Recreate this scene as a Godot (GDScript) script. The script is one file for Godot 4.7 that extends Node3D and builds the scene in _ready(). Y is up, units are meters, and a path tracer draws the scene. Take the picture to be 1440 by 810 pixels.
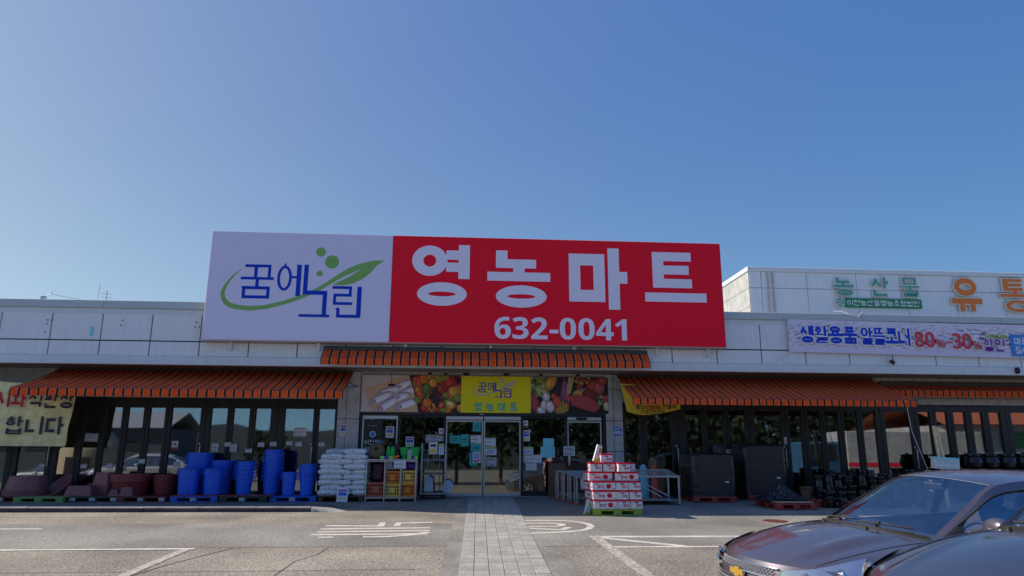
extends Node3D

# A low Korean farm market seen across its sloping lot. x runs along the shop front, y is up, z points from the front to the camera.
const SLOPE := 0.0448
var mats := {}
var used := {}
var rng := RandomNumberGenerator.new()


func V(x: float, y: float, z: float) -> Vector3:
	return Vector3(x, y, z)


func V2(x: float, y: float) -> Vector2:
	return Vector2(x, y)


func lot(z: float) -> float:
	return -SLOPE * clampf(z, 0.0, 24.0)


# ---------------------------------------------------------------- geometry
class Geo:
	var v := PackedVector3Array()
	var n := PackedVector3Array()
	var c := PackedColorArray()
	var uv := PackedVector2Array()
	var col := Color.WHITE
	var xf := Transform3D()

	func vert(p: Vector3, nn: Vector3, t := Vector2()) -> void:
		v.append(xf * p)
		n.append((xf.basis * nn).normalized())
		c.append(col)
		uv.append(t)

	func tri(a: Vector3, b: Vector3, d: Vector3) -> void:
		var nn := (b - a).cross(d - a)
		if nn.length_squared() < 1e-16:
			return
		nn = nn.normalized()
		vert(a, nn)
		vert(d, nn)
		vert(b, nn)

	func quad(a: Vector3, b: Vector3, d: Vector3, e: Vector3) -> void:
		tri(a, b, d)
		tri(a, d, e)

	func quad_uv(a: Vector3, b: Vector3, d: Vector3, e: Vector3, flip_v := false) -> void:
		var nn := (b - a).cross(d - a).normalized()
		var t := [Vector2(0, 1), Vector2(1, 1), Vector2(1, 0), Vector2(0, 0)]
		var p := [a, b, d, e]
		for i in [0, 2, 1, 0, 3, 2]:
			vert(p[i], nn, t[i])

	func quad_out(a: Vector3, b: Vector3, d: Vector3, e: Vector3, out: Vector3) -> void:
		if (b - a).cross(d - a).dot(out) < 0.0:
			quad(e, d, b, a)
		else:
			quad(a, b, d, e)

	func corner(h: Vector3, s: Vector3, k: int, bev: float) -> Vector3:
		var p := h - Vector3.ONE * bev
		p[k] = h[k]
		return p * s

	func box(o: Vector3, size: Vector3, bev := 0.0, b := Basis()) -> void:
		var keep := xf
		xf = xf * Transform3D(b, o)
		var h := size / 2.0
		bev = minf(bev, minf(h.x, minf(h.y, h.z)) * 0.9)
		for k in 3:
			var u := (k + 1) % 3
			var w := (k + 2) % 3
			for s in [-1.0, 1.0]:
				var q := []
				for t in [[-1, -1], [1, -1], [1, 1], [-1, 1]]:
					var sg := Vector3()
					sg[k] = s
					sg[u] = t[0]
					sg[w] = t[1]
					q.append(corner(h, sg, k, bev))
				var out := Vector3()
				out[k] = s
				quad_out(q[0], q[1], q[2], q[3], out)
			if bev <= 0.0:
				continue
			for t in [[-1, -1], [1, -1], [1, 1], [-1, 1]]:
				var lo := Vector3()
				lo[k] = -1
				lo[u] = t[0]
				lo[w] = t[1]
				var hi := lo
				hi[k] = 1
				var out := lo + hi
				quad_out(corner(h, lo, u, bev), corner(h, hi, u, bev), corner(h, hi, w, bev), corner(h, lo, w, bev), out)
		if bev > 0.0:
			for i in 8:
				var sg := Vector3(1 if i & 1 else -1, 1 if i & 2 else -1, 1 if i & 4 else -1)
				var a := corner(h, sg, 0, bev)
				var bb := corner(h, sg, 1, bev)
				var d := corner(h, sg, 2, bev)
				if (bb - a).cross(d - a).dot(sg) < 0.0:
					tri(a, d, bb)
				else:
					tri(a, bb, d)
		xf = keep

	# box given by two corners
	func span(x0: float, x1: float, y0: float, y1: float, z0: float, z1: float, bev := 0.0) -> void:
		box(Vector3(x0 + x1, y0 + y1, z0 + z1) / 2.0, Vector3(x1 - x0, y1 - y0, z1 - z0).abs(), bev)

	func grid(rows: Array, flip := false, uvs := true) -> void:
		var nr := rows.size()
		var nc: int = rows[0].size()
		var nn := []
		for i in nr:
			var line := PackedVector3Array()
			for j in nc:
				var du: Vector3 = rows[mini(i + 1, nr - 1)][j] - rows[maxi(i - 1, 0)][j]
				var dv: Vector3 = rows[i][mini(j + 1, nc - 1)] - rows[i][maxi(j - 1, 0)]
				if du.length_squared() < 1e-14:
					var j2 := j + 1 if j + 1 < nc else j - 1
					du = rows[mini(i + 1, nr - 1)][j2] - rows[maxi(i - 1, 0)][j2]
				if dv.length_squared() < 1e-14:
					var i2 := i + 1 if i + 1 < nr else i - 1
					dv = rows[i2][mini(j + 1, nc - 1)] - rows[i2][maxi(j - 1, 0)]
				var x := du.cross(dv)
				if x.length_squared() < 1e-20:
					x = Vector3.UP
				line.append(x.normalized() * (-1.0 if flip else 1.0))
			nn.append(line)
		for i in nr - 1:
			for j in nc - 1:
				var ids := [[i, j], [i + 1, j], [i + 1, j + 1], [i, j + 1]]
				var order := [0, 2, 1, 0, 3, 2] if not flip else [0, 1, 2, 0, 2, 3]
				for k in order:
					var id: Array = ids[k]
					vert(rows[id[0]][id[1]], nn[id[0]][id[1]], Vector2(float(id[1]) / (nc - 1), float(id[0]) / (nr - 1)))

	# closed ring rows: first column is repeated at the end with wrapped normals
	func ring_grid(rows: Array, flip := false) -> void:
		var wide := []
		for r in rows:
			var w := PackedVector3Array(r)
			w.insert(0, r[r.size() - 1])
			w.append(r[0])
			w.append(r[1])
			wide.append(w)
		var g := Geo.new()
		g.grid(wide, flip)
		var nc: int = wide[0].size()
		var per := (nc - 1) * 6
		for i in rows.size() - 1:
			for j in range(1, nc - 2):
				for k in 6:
					var id := i * per + j * 6 + k
					vert(g.v[id], g.n[id], g.uv[id])

	func lathe(profile: Array, segs := 20, base := Transform3D(), smooth := false) -> void:
		var keep := xf
		xf = xf * base
		if smooth:
			var rows := []
			for p in profile:
				var r := PackedVector3Array()
				for j in segs:
					var a := TAU * j / segs
					r.append(Vector3(p.x * cos(a), p.y, p.x * sin(a)))
				rows.append(r)
			ring_grid(rows)
		else:
			for i in profile.size() - 1:
				var p: Vector2 = profile[i]
				var q: Vector2 = profile[i + 1]
				var d := q - p
				if d.length_squared() < 1e-12:
					continue
				for j in segs:
					var a := TAU * j / segs
					var b := TAU * (j + 1) / segs
					var da := Vector3(cos(a), 0, sin(a))
					var db := Vector3(cos(b), 0, sin(b))
					var na := Vector3(da.x * d.y, -d.x, da.z * d.y)
					var nb := Vector3(db.x * d.y, -d.x, db.z * d.y)
					var pa := da * p.x + Vector3(0, p.y, 0)
					var pb := db * p.x + Vector3(0, p.y, 0)
					var qa := da * q.x + Vector3(0, q.y, 0)
					var qb := db * q.x + Vector3(0, q.y, 0)
					if q.x > 1e-5:
						vert(pa, na)
						vert(qb, nb)
						vert(qa, na)
					if p.x > 1e-5:
						vert(pa, na)
						vert(pb, nb)
						vert(qb, nb)
		xf = keep

	func tube(path: Array, r: float, segs := 8, caps := true) -> void:
		var rows := []
		var up := Vector3.UP
		for i in path.size():
			var d: Vector3 = (path[mini(i + 1, path.size() - 1)] - path[maxi(i - 1, 0)]).normalized()
			if absf(d.dot(up)) > 0.95:
				up = Vector3.RIGHT if absf(d.x) < 0.9 else Vector3.FORWARD
			var s := d.cross(up).normalized()
			var t := s.cross(d)
			up = t
			var ring := PackedVector3Array()
			for j in segs:
				var a := TAU * j / segs
				ring.append(path[i] + (s * cos(a) + t * sin(a)) * r)
			rows.append(ring)
		ring_grid(rows, true)
		if caps:
			for e in [0, rows.size() - 1]:
				var ring: PackedVector3Array = rows[e]
				for j in range(1, segs - 1):
					if e == 0:
						tri(ring[0], ring[j + 1], ring[j])
					else:
						tri(ring[0], ring[j], ring[j + 1])

	func bar(a: Vector3, b: Vector3, w: float, h := -1.0, bev := 0.0) -> void:
		var x := (b - a).normalized()
		var up := Vector3.UP if absf(x.y) < 0.9 else Vector3.BACK
		var z := x.cross(up).normalized()
		box((a + b) / 2.0, Vector3((b - a).length(), w if h < 0.0 else h, w), bev, Basis(x, z.cross(x), z))

	func fan(poly: PackedVector2Array, z: float) -> void:
		var ids := Geometry2D.triangulate_polygon(poly)
		for i in range(0, ids.size(), 3):
			var a := poly[ids[i]]
			var b := poly[ids[i + 1]]
			var d := poly[ids[i + 2]]
			if (b - a).cross(d - a) < 0.0:
				tri(Vector3(a.x, a.y, z), Vector3(d.x, d.y, z), Vector3(b.x, b.y, z))
			else:
				tri(Vector3(a.x, a.y, z), Vector3(b.x, b.y, z), Vector3(d.x, d.y, z))

	func prism(poly: PackedVector2Array, z0: float, z1: float) -> void:
		fan(poly, z1)
		var area := 0.0
		for i in poly.size():
			area += poly[i].cross(poly[(i + 1) % poly.size()])
		for i in poly.size():
			var a := poly[i] if area > 0.0 else poly[(i + 1) % poly.size()]
			var b := poly[(i + 1) % poly.size()] if area > 0.0 else poly[i]
			quad(Vector3(a.x, a.y, z0), Vector3(b.x, b.y, z0), Vector3(b.x, b.y, z1), Vector3(a.x, a.y, z1))

	# a stroke of constant width along a line, in the plane z = z1, with sides down to z0 if z0 < z1
	func stroke(line: Array, width: float, z0: float, z1: float, closed := false, squash := 1.0) -> void:
		var m := line.size()
		var l := PackedVector2Array()
		var r := PackedVector2Array()
		var q := []
		for p in line:
			q.append(Vector2(p.x, p.y * squash))
		for i in m:
			var p: Vector2 = q[i]
			var a: Vector2 = q[(i - 1 + m) % m] if closed or i > 0 else p
			var b: Vector2 = q[(i + 1) % m] if closed or i < m - 1 else p
			var d0 := (p - a).normalized() if a != p else (b - p).normalized()
			var d1 := (b - p).normalized() if b != p else d0
			var n0 := Vector2(-d0.y, d0.x)
			var n1 := Vector2(-d1.y, d1.x)
			var mid := (n0 + n1)
			mid = n0 if mid.length() < 0.1 else mid.normalized()
			var k := width / 2.0 / maxf(mid.dot(n0), 0.45)
			l.append(Vector2(p.x + mid.x * k, (p.y + mid.y * k) / squash))
			r.append(Vector2(p.x - mid.x * k, (p.y - mid.y * k) / squash))
		for i in (m if closed else m - 1):
			var j := (i + 1) % m
			var la := Vector3(l[i].x, l[i].y, z1)
			var lb := Vector3(l[j].x, l[j].y, z1)
			var ra := Vector3(r[i].x, r[i].y, z1)
			var rb := Vector3(r[j].x, r[j].y, z1)
			quad_out(ra, rb, lb, la, Vector3.BACK)
			if z0 < z1:
				var dz := Vector3(0, 0, z0 - z1)
				quad_out(la, lb, lb + dz, la + dz, la - ra)
				quad_out(ra, rb, rb + dz, ra + dz, ra - la)
				if not closed and i == 0:
					quad_out(la, ra, ra + dz, la + dz, la - lb)
				if not closed and i == m - 2:
					quad_out(lb, rb, rb + dz, lb + dz, lb - la)

	func text_mesh(text: String, at: Vector3, height: float, width: float, bold := true, depth := 0.004) -> void:
		var tm := TextMesh.new()
		var f := SystemFont.new()
		f.font_names = PackedStringArray(["Droid Sans"])
		f.font_weight = 700 if bold else 400
		tm.font = f
		tm.text = text
		tm.font_size = 64
		tm.pixel_size = 0.01
		tm.depth = 0.05
		var a := tm.get_mesh_arrays() if tm.get_surface_count() else []
		if a.is_empty():
			return
		var ids = a[Mesh.ARRAY_INDEX]
		var pos: PackedVector3Array = a[Mesh.ARRAY_VERTEX]
		var nor: PackedVector3Array = a[Mesh.ARRAY_NORMAL]
		var lo := Vector3.INF
		var hi := -Vector3.INF
		for p in pos:
			lo = lo.min(p)
			hi = hi.max(p)
		var k := Vector3(width / (hi.x - lo.x), height / (hi.y - lo.y), depth / (hi.z - lo.z))
		for id in ids:
			vert(at + (pos[id] - Vector3((lo.x + hi.x) / 2, (lo.y + hi.y) / 2, lo.z)) * k, nor[id])

	func mesh(m: Material = null) -> ArrayMesh:
		var a := []
		a.resize(Mesh.ARRAY_MAX)
		a[Mesh.ARRAY_VERTEX] = v
		a[Mesh.ARRAY_NORMAL] = n
		a[Mesh.ARRAY_COLOR] = c
		a[Mesh.ARRAY_TEX_UV] = uv
		var r := ArrayMesh.new()
		r.add_surface_from_arrays(Mesh.PRIMITIVE_TRIANGLES, a)
		if m:
			r.surface_set_material(0, m)
		return r


# ---------------------------------------------------------------- Hangul from strokes
const LEAD := "ㄱㄲㄴㄷㄸㄹㅁㅂㅃㅅㅆㅇㅈㅉㅊㅋㅌㅍㅎ"
const VOWEL := "ㅏㅐㅑㅒㅓㅔㅕㅖㅗㅘㅙㅚㅛㅜㅝㅞㅟㅠㅡㅢㅣ"
const TAIL := " ㄱㄲㄳㄴㄵㄶㄷㄹㄺㄻㄼㄽㄾㄿㅀㅁㅂㅄㅅㅆㅇㅈㅊㅋㅌㅍㅎ"
const JAMO := {
	"ㄱ": [[0, 0, 1, 0, 1, 1]], "ㄴ": [[0, 0, 0, 1, 1, 1]], "ㄷ": [[1, 0, 0, 0, 0, 1, 1, 1]], "ㄹ": [[0, 0, 1, 0, 1, .5, 0, .5, 0, 1, 1, 1]],
	"ㅁ": [[0, 0, 1, 0, 1, 1, 0, 1, 9]], "ㅂ": [[0, 0, 0, 1, 1, 1, 1, 0], [0, .48, 1, .48]], "ㅅ": [[.5, 0, .44, .4, 0, 1], [.47, .3, 1, 1]], "ㅇ": [[8]],
	"ㅈ": [[0, 0, 1, 0], [.52, 0, .45, .45, 0, 1], [.48, .4, 1, 1]], "ㅊ": [[.3, 0, .7, 0], [0, .27, 1, .27], [.5, .27, .42, .6, 0, 1], [.48, .55, 1, 1]],
	"ㅋ": [[0, 0, 1, 0, 1, 1], [0, .5, 1, .5]], "ㅌ": [[1, 0, 0, 0, 0, 1, 1, 1], [0, .5, .92, .5]], "ㅍ": [[0, 0, 1, 0], [0, 1, 1, 1], [.27, 0, .27, 1], [.73, 0, .73, 1]],
	"ㅎ": [[.28, 0, .72, 0], [0, .25, 1, .25], [7]], "ㄲ": [[0, 0, .38, 0, .38, 1], [.58, 0, 1, 0, 1, 1]], "ㄸ": [[.42, 0, 0, 0, 0, 1, .42, 1], [1, 0, .58, 0, .58, 1, 1, 1]],
	"ㅆ": [[.28, 0, .24, .4, 0, 1], [.26, .3, .48, 1], [.76, 0, .72, .4, .52, 1], [.74, .3, 1, 1]],
}
const LINES := {"ㄱ": 1, "ㄴ": 1, "ㄷ": 2, "ㄹ": 3, "ㅁ": 2, "ㅂ": 2, "ㅅ": 1, "ㅇ": 2, "ㅈ": 2, "ㅊ": 3, "ㅋ": 2, "ㅌ": 3, "ㅍ": 2, "ㅎ": 4, "ㄲ": 1, "ㄸ": 2, "ㅆ": 1}


# the strokes of one syllable in a unit square with y up: [[points, closed], ...], and how thin its horizontals must be
func syllable(ch: String, w: float) -> Array:
	var code := ch.unicode_at(0) - 0xAC00
	var ld := LEAD[code / 588]
	var vw := VOWEL[(code / 28) % 21]
	var tl := TAIL[code % 28]
	var tall := vw in "ㅏㅐㅑㅓㅔㅕㅣ"
	var mixed := vw in "ㅘㅚㅢㅝㅟ"
	var has := tl != " "
	var lb: Rect2
	var tb := Rect2(0.12, 0.62, 0.84, 0.38)
	var out := []
	var vl := []
	if tall:
		var two := vw in "ㅐㅔ"
		var right := 0.52 if two else 0.6
		lb = Rect2(0.02, 0.02 if has else 0.1, right, 0.5 if has else 0.78)
		var bot := 0.56 if has else 1.0
		var x := 1.0 - w / 2.0 if vw in "ㅓㅕㅣ" else 0.82 - w / 4.0
		var my := 0.27 if has else 0.48
		match vw:
			"ㅣ": vl = [[x, 0, x, bot]]
			"ㅏ": vl = [[x, 0, x, bot], [x, my, 1.0, my]]
			"ㅑ": vl = [[x, 0, x, bot], [x, my - .12, 1.0, my - .12], [x, my + .12, 1.0, my + .12]]
			"ㅓ": vl = [[x, 0, x, bot], [0.68, my, x, my]]
			"ㅕ": vl = [[x, 0, x, bot], [0.6, my - .1, x, my - .1], [0.6, my + .1, x, my + .1]]
			"ㅐ": vl = [[.72, .02, .72, bot - .02], [1.0 - w / 2, 0, 1.0 - w / 2, bot], [.72, my, 1.0 - w / 2, my]]
			"ㅔ": vl = [[.74, .02, .74, bot - .02], [1.0 - w / 2, 0, 1.0 - w / 2, bot], [.54, my, .74, my]]
	elif mixed:
		lb = Rect2(0.02, 0.02, 0.56, 0.34 if has else 0.46)
		var y := 0.5 if has else 0.78
		vl = [[0.0, y, 0.66, y], [1.0 - w * 1.3, 0, 1.0 - w * 1.3, 0.58 if has else 1.0]]
		if vw in "ㅘㅚ":
			vl.append([.3, lb.end.y, .3, y])
		if vw == "ㅘ":
			vl.append([1.0 - w * 1.3, .26 if has else .5, 1.02, .26 if has else .5])
		tb.position.y = 0.66
		tb.size.y = 0.34
	else:
		lb = Rect2(0.12, 0.0, 0.76, 0.36 if has else 0.54)
		var y := 0.5 if has else 0.82
		if vw in "ㅜㅠ":
			y = 0.47 if has else 0.7
		if vw == "ㅡ":
			y = 0.49 if has else 0.86
			lb.size.y = 0.37 if has else 0.68
		vl = [[-0.02, y, 1.02, y]]
		var lo := 0.62 if has else 1.0
		match vw:
			"ㅗ": vl.append([.5, lb.end.y - .02, .5, y])
			"ㅛ":
				vl.append([.33, lb.end.y - .02, .33, y])
				vl.append([.67, lb.end.y - .02, .67, y])
			"ㅜ": vl.append([.5, y, .5, lo])
			"ㅠ":
				vl.append([.32, y, .32, lo])
				vl.append([.68, y, .68, lo])
		tb.position.y = 0.64
		tb.size.y = 0.36
	var wy := w
	for pair in [[ld, lb], [tl, tb]]:
		if pair[0] != " ":
			var k: float = LINES[pair[0]]
			wy = minf(wy, pair[1].size.y / (k + 0.5 * (k - 1)))
	for pair in [[ld, lb], [tl, tb]]:
		if pair[0] == " ":
			continue
		var b: Rect2 = pair[1].grow_individual(-w / 2, -wy / 2, -w / 2, -wy / 2)
		for s in JAMO[pair[0]]:
			if s[0] is int and s.size() == 1:
				var ring := []
				var rb := b if s[0] == 8 else Rect2(b.position.x + b.size.x * .1, b.position.y + b.size.y * .52, b.size.x * .8, b.size.y * .48)
				for i in 20:
					ring.append(Vector2(rb.get_center().x + cos(TAU * i / 20) * rb.size.x / 2, 1.0 - (rb.get_center().y + sin(TAU * i / 20) * rb.size.y / 2)))
				out.append([ring, true, V2(rb.get_center().x, 1.0 - rb.get_center().y), rb.size / 2])
				continue
			var pts := []
			for i in range(0, s.size() - s.size() % 2, 2):
				pts.append(Vector2(b.position.x + b.size.x * s[i], 1.0 - (b.position.y + b.size.y * s[i + 1])))
			out.append([pts, s.size() % 2 == 1])
	for s in vl:
		var hz: bool = s[1] == s[3]
		out.append([[Vector2(s[0], 1.0 - s[1]), Vector2(s[2], 1.0 - s[3])], false])
	return [out, wy]


func annulus(g: Geo, at: Vector2, r: Vector2, w: Vector2, z: float, solid: bool) -> void:
	var ro := r + w / 2
	var ri := (r - w / 2).max(r * .22)
	for i in 28:
		var a := V2(cos(TAU * i / 28), sin(TAU * i / 28))
		var b := V2(cos(TAU * (i + 1) / 28), sin(TAU * (i + 1) / 28))
		var p := [at + a * ro, at + b * ro, at + b * ri, at + a * ri]
		var q := []
		for e in p:
			q.append(V(e.x, e.y, z))
		g.quad_out(q[0], q[1], q[2], q[3], Vector3.BACK)
		if solid:
			var dz := V(0, 0, -z)
			g.quad_out(q[0], q[1], q[1] + dz, q[0] + dz, V(a.x, a.y, 0))
			g.quad_out(q[3], q[2], q[2] + dz, q[3] + dz, V(-a.x, -a.y, 0))


# writes text into g: lower left corner at, size of one syllable cell, distance between cells
func write(g: Geo, text: String, at: Vector3, size: Vector2, pitch: float, w := 0.13, depth := 0.0, grow := 0.0) -> void:
	var keep := g.xf
	var x := 0.0
	var k := 0
	for ch in text:
		var code := ch.unicode_at(0)
		if code < 0xAC00:
			x += pitch * 0.5
			continue
		var s := syllable(ch, w)
		g.xf = keep * Transform3D(Basis(), at + Vector3(x, 0, 0))
		for st in s[0]:
			var pts := []
			for p in st[0]:
				pts.append(Vector2(p.x * size.x, p.y * size.y))
			var wx := w * size.x + grow
			var wh: float = s[1] * size.y + grow
			k += 1
			if st.size() == 4:
				annulus(g, V2(st[2].x * size.x, st[2].y * size.y), V2(st[3].x * size.x, st[3].y * size.y), V2(wx, wh), depth + 0.0003 * (k % 7), depth > 0.0)
				continue
			g.stroke(pts, wx, 0.0 if depth > 0.0 else 1.0, depth + 0.0003 * (k % 7) if depth > 0.0 else 0.0003 * (k % 7), st[1], wx / wh)
		x += pitch
	g.xf = keep


# ---------------------------------------------------------------- materials
func mat(called: String, color: Color, rough := 0.6, metal := 0.0) -> StandardMaterial3D:
	if mats.has(called):
		return mats[called]
	var m := StandardMaterial3D.new()
	m.resource_name = called
	m.albedo_color = color.linear_to_srgb()
	m.roughness = rough
	m.metallic = metal
	m.vertex_color_use_as_albedo = true
	mats[called] = m
	return m


func C(r: float, g: float, b: float) -> Color:
	return Color(r, g, b)


# seamless noise picture, from lo to hi grey
func noise_tex(freq: float, seed_: int, lo: float, hi: float, size := 512, octaves := 4, normal := false, strength := 4.0) -> NoiseTexture2D:
	var f := FastNoiseLite.new()
	f.seed = seed_
	f.frequency = freq
	f.fractal_octaves = octaves
	var t := NoiseTexture2D.new()
	t.width = size
	t.height = size
	t.seamless = true
	t.noise = f
	if normal:
		t.as_normal_map = true
		t.bump_strength = strength
	else:
		var r := Gradient.new()
		r.set_color(0, Color(lo, lo, lo))
		r.set_color(1, Color(hi, hi, hi))
		t.color_ramp = r
	return t


func wear(m: StandardMaterial3D, t: Texture2D, scale: float, stretch := Vector3.ONE) -> StandardMaterial3D:
	m.albedo_texture = t
	m.uv1_triplanar = true
	m.uv1_world_triplanar = true
	m.uv1_scale = stretch * scale
	return m


func wear2(m: StandardMaterial3D, t: Texture2D, scale: float) -> StandardMaterial3D:
	m.detail_enabled = true
	m.detail_blend_mode = BaseMaterial3D.BLEND_MODE_MUL
	m.detail_uv_layer = BaseMaterial3D.DETAIL_UV_2
	m.detail_albedo = t
	m.uv2_triplanar = true
	m.uv2_world_triplanar = true
	m.uv2_scale = Vector3.ONE * scale
	return m


# coarse aggregate: grey with bright and dark grains
func grain_tex(size: int, seed_: int, spread: float, tint: float) -> ImageTexture:
	var r := RandomNumberGenerator.new()
	r.seed = seed_
	var b := PackedByteArray()
	b.resize(size * size * 3)
	for i in size * size:
		var g := 0.78 + r.randfn() * spread
		var k := r.randf()
		if k > 0.93:
			g += 0.22
		elif k < 0.08:
			g -= 0.3
		var wgt := r.randf_range(-tint, tint)
		b[i * 3] = int(clampf(g + wgt, 0.05, 1.0) * 255)
		b[i * 3 + 1] = int(clampf(g, 0.05, 1.0) * 255)
		b[i * 3 + 2] = int(clampf(g - wgt, 0.05, 1.0) * 255)
	return ImageTexture.create_from_image(Image.create_from_data(size, size, false, Image.FORMAT_RGB8, b))


func glass(called: String, color: Color, alpha: float, rough := 0.02) -> StandardMaterial3D:
	if mats.has(called):
		return mats[called]
	var m := mat(called, color, rough, 1.0)
	m.vertex_color_use_as_albedo = false
	m.albedo_color.a = alpha
	m.transparency = BaseMaterial3D.TRANSPARENCY_ALPHA
	var im := Image.create(4, 4, false, Image.FORMAT_RGB8)
	im.fill(Color.WHITE)
	m.albedo_texture = ImageTexture.create_from_image(im)
	return m


func make_materials() -> void:
	var soft := noise_tex(0.012, 3, 0.82, 1.0)
	var streak := noise_tex(0.02, 8, 0.955, 1.0)
	var cloud := noise_tex(0.006, 21, 0.72, 1.0, 512, 5)
	wear(mat("panel", C(.82, .84, .89), .5), streak, 0.35, Vector3(1.6, .22, 1.6))
	wear(mat("cap", C(.52, .58, .62), .5), streak, 0.5)
	wear(mat("trim", C(.72, .76, .81), .5), streak, 0.35, Vector3(1, .5, 1))
	wear(mat("soffit", C(.36, .32, .31), .7), soft, 0.4)
	wear(mat("header", C(.60, .55, .50), .7), soft, 0.5)
	wear(mat("column", C(.62, .61, .61), .6), soft, 0.5)
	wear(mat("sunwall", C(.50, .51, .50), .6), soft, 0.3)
	mat("backing", C(.02, .022, .028), .8)
	wear(mat("frame", C(.016, .016, .019), .45), soft, 0.6)
	mat("alu", C(.55, .56, .58), .35, .7)
	wear(mat("steel", C(.56, .57, .60), .35, .75), soft, 1.5)
	mat("chrome", C(.75, .76, .78), .08, 1.0)
	mat("dark", C(.018, .018, .02), .6)
	mat("rubber", C(.02, .02, .02), .75)
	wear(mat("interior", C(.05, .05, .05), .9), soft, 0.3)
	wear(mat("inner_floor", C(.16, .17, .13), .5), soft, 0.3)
	glass("pane", C(.84, .87, .92), .20)
	glass("door_pane", C(.72, .80, .76), .17)
	mat("white_sign", C(.76, .70, .92), .45)
	mat("red_sign", C(.97, .018, .045), .5)
	mat("sign_white", C(.88, .80, .97), .5)
	mat("logo_blue", C(.012, .055, .56), .5)
	mat("logo_green", C(.22, .45, .11), .5)
	mat("sign_edge", C(.45, .40, .42), .5)
	var cloth := noise_tex(0.03, 5, 0.75, 1.0, 512, 5)
	var fab := wear(mat("awning", Color.WHITE, .85), noise_tex(0.02, 5, .86, 1.0), .6)
	fab.metallic_specular = .1
	mat("awning_case", C(.06, .06, .065), .5, .3)
	wear(mat("paper", C(.86, .84, .88), .7), soft, 2.0)
	mat("ink", C(.03, .03, .06), .7)
	mat("grey_ink", C(.26, .26, .30), .7)
	mat("red_ink", C(.55, .03, .06), .6)
	mat("sale_red", C(.72, .09, .13), .6)
	mat("blue_ink", C(.02, .07, .66), .6)
	mat("magenta_ink", C(.42, .03, .30), .6)
	mat("yellow_ink", C(.75, .55, .05), .6)
	mat("purple_ink", C(.25, .02, .40), .6)
	mat("lime_ink", C(.38, .50, .02), .6)
	mat("white_ink", C(.80, .79, .84), .6)
	mat("teal_paper", C(.04, .42, .40), .6)
	mat("sky_paper", C(.24, .68, .80), .6)
	wear(mat("yellow_cloth", C(.97, .84, .42), .8), soft, .5)
	mat("yellow_print", C(.92, .80, .03), .6)
	mat("mint_ink", C(.13, .52, .21), .6)
	mat("violet_ink", C(.14, .06, .50), .6)
	mat("lilac_line", C(.55, .55, .50), .6)
	var grain := grain_tex(512, 11, .19, .06)
	var grain2 := grain_tex(512, 12, .15, .04)
	var asph := wear2(wear(mat("asphalt", C(.59, .525, .435), .9), grain, .21), cloud, .11)
	asph.normal_enabled = true
	asph.normal_texture = noise_tex(0.12, 31, 0, 1, 512, 3, true, 3.0)
	asph.normal_scale = .3
	var asph2 := wear2(wear(mat("asphalt_grey", C(.53, .51, .46), .9), grain2, .23), cloud, .09)
	asph2.normal_enabled = true
	asph2.normal_texture = asph.normal_texture
	asph2.normal_scale = .2
	wear2(wear(mat("asphalt_patch", C(.55, .52, .46), .9), grain2, .3), cloud, .2)
	wear2(wear(mat("concrete", C(.36, .37, .40), .85), grain2, .3), cloud, .2)
	wear2(wear(mat("kerb_shaded_side", C(.20, .175, .16), .9), grain2, .4), cloud, .4)  # front face of the kerb stone, its shade painted into the colour
	wear2(wear(mat("kerb", C(1.0, .95, .84), .8), grain2, .4), cloud, .4)  # pale copy for the top of the stone, sunlight painted in
	for i in 4:
		var k := 0.93 + 0.035 * i
		wear2(wear(mat("paver%d" % i, C(.76 * k, .73 * k, .67 * k), .85), grain2, .5), soft, .3)
	wear2(wear(mat("paint", C(.92, .86, .77), .7), soft, .3), noise_tex(0.05, 40, .8, 1.0, 512, 4), .35)
	wear2(wear(mat("worn_paint", C(.84, .77, .69), .8), soft, .3), noise_tex(0.05, 41, .55, 1.0, 512, 4), .35)
	mat("old_mark", C(.20, .22, .26), .9)
	mat("crack", C(.10, .085, .07), .95)
	wear(mat("blue_plastic", C(.010, .15, .95), .38), soft, 1.3)
	wear(mat("blue_pallet", C(.02, .13, .62), .5), soft, 1.3)
	wear(mat("brown_plastic", C(.34, .115, .12), .5), soft, 1.3)
	wear(mat("maroon_plastic", C(.36, .06, .06), .4), soft, 1.3)
	wear(mat("maroon_pallet", C(.16, .035, .03), .6), soft, 1.3)
	wear(mat("red_pallet", C(.46, .06, .045), .6), soft, 1.3)
	wear(mat("green_pallet", C(.22, .40, .12), .6), soft, 1.3)
	wear(mat("lime_pallet", C(.42, .55, .06), .6), soft, 1.3)
	wear(mat("olive_pallet", C(.05, .085, .045), .6), soft, 1.3)
	wear(mat("deep_green_pallet", C(.02, .06, .05), .6), soft, 1.3)
	wear(mat("wood", C(.16, .09, .05), .8), noise_tex(0.03, 51, .6, 1.0), .8, Vector3(.3, 3, 3))
	wear(mat("board_brown", C(.22, .12, .07), .7), noise_tex(0.03, 52, .7, 1.0), .6, Vector3(.4, 3, 3))
	wear(mat("board_dark", C(.075, .04, .025), .7), noise_tex(0.03, 53, .7, 1.0), .6, Vector3(.4, 3, 3))
	wear(mat("stake", C(.92, .76, .45), .8), noise_tex(0.03, 54, .75, 1.0), 1.2, Vector3(3, .4, 3))
	var bag := wear(mat("rice_bag", C(.86, .87, .88), .45), noise_tex(0.02, 61, .86, 1.0), 1.2)
	bag.normal_enabled = true
	bag.normal_texture = noise_tex(0.03, 62, 0, 1, 512, 4, true, 5.0)
	bag.normal_scale = .8
	mat("bag_blue", C(.05, .10, .45), .5)
	var wrap := mat("black_wrap", C(.014, .012, .013), .5)
	wrap.clearcoat_enabled = true
	wrap.clearcoat = .5
	wrap.clearcoat_roughness = .2
	wrap.uv1_triplanar = true
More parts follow.
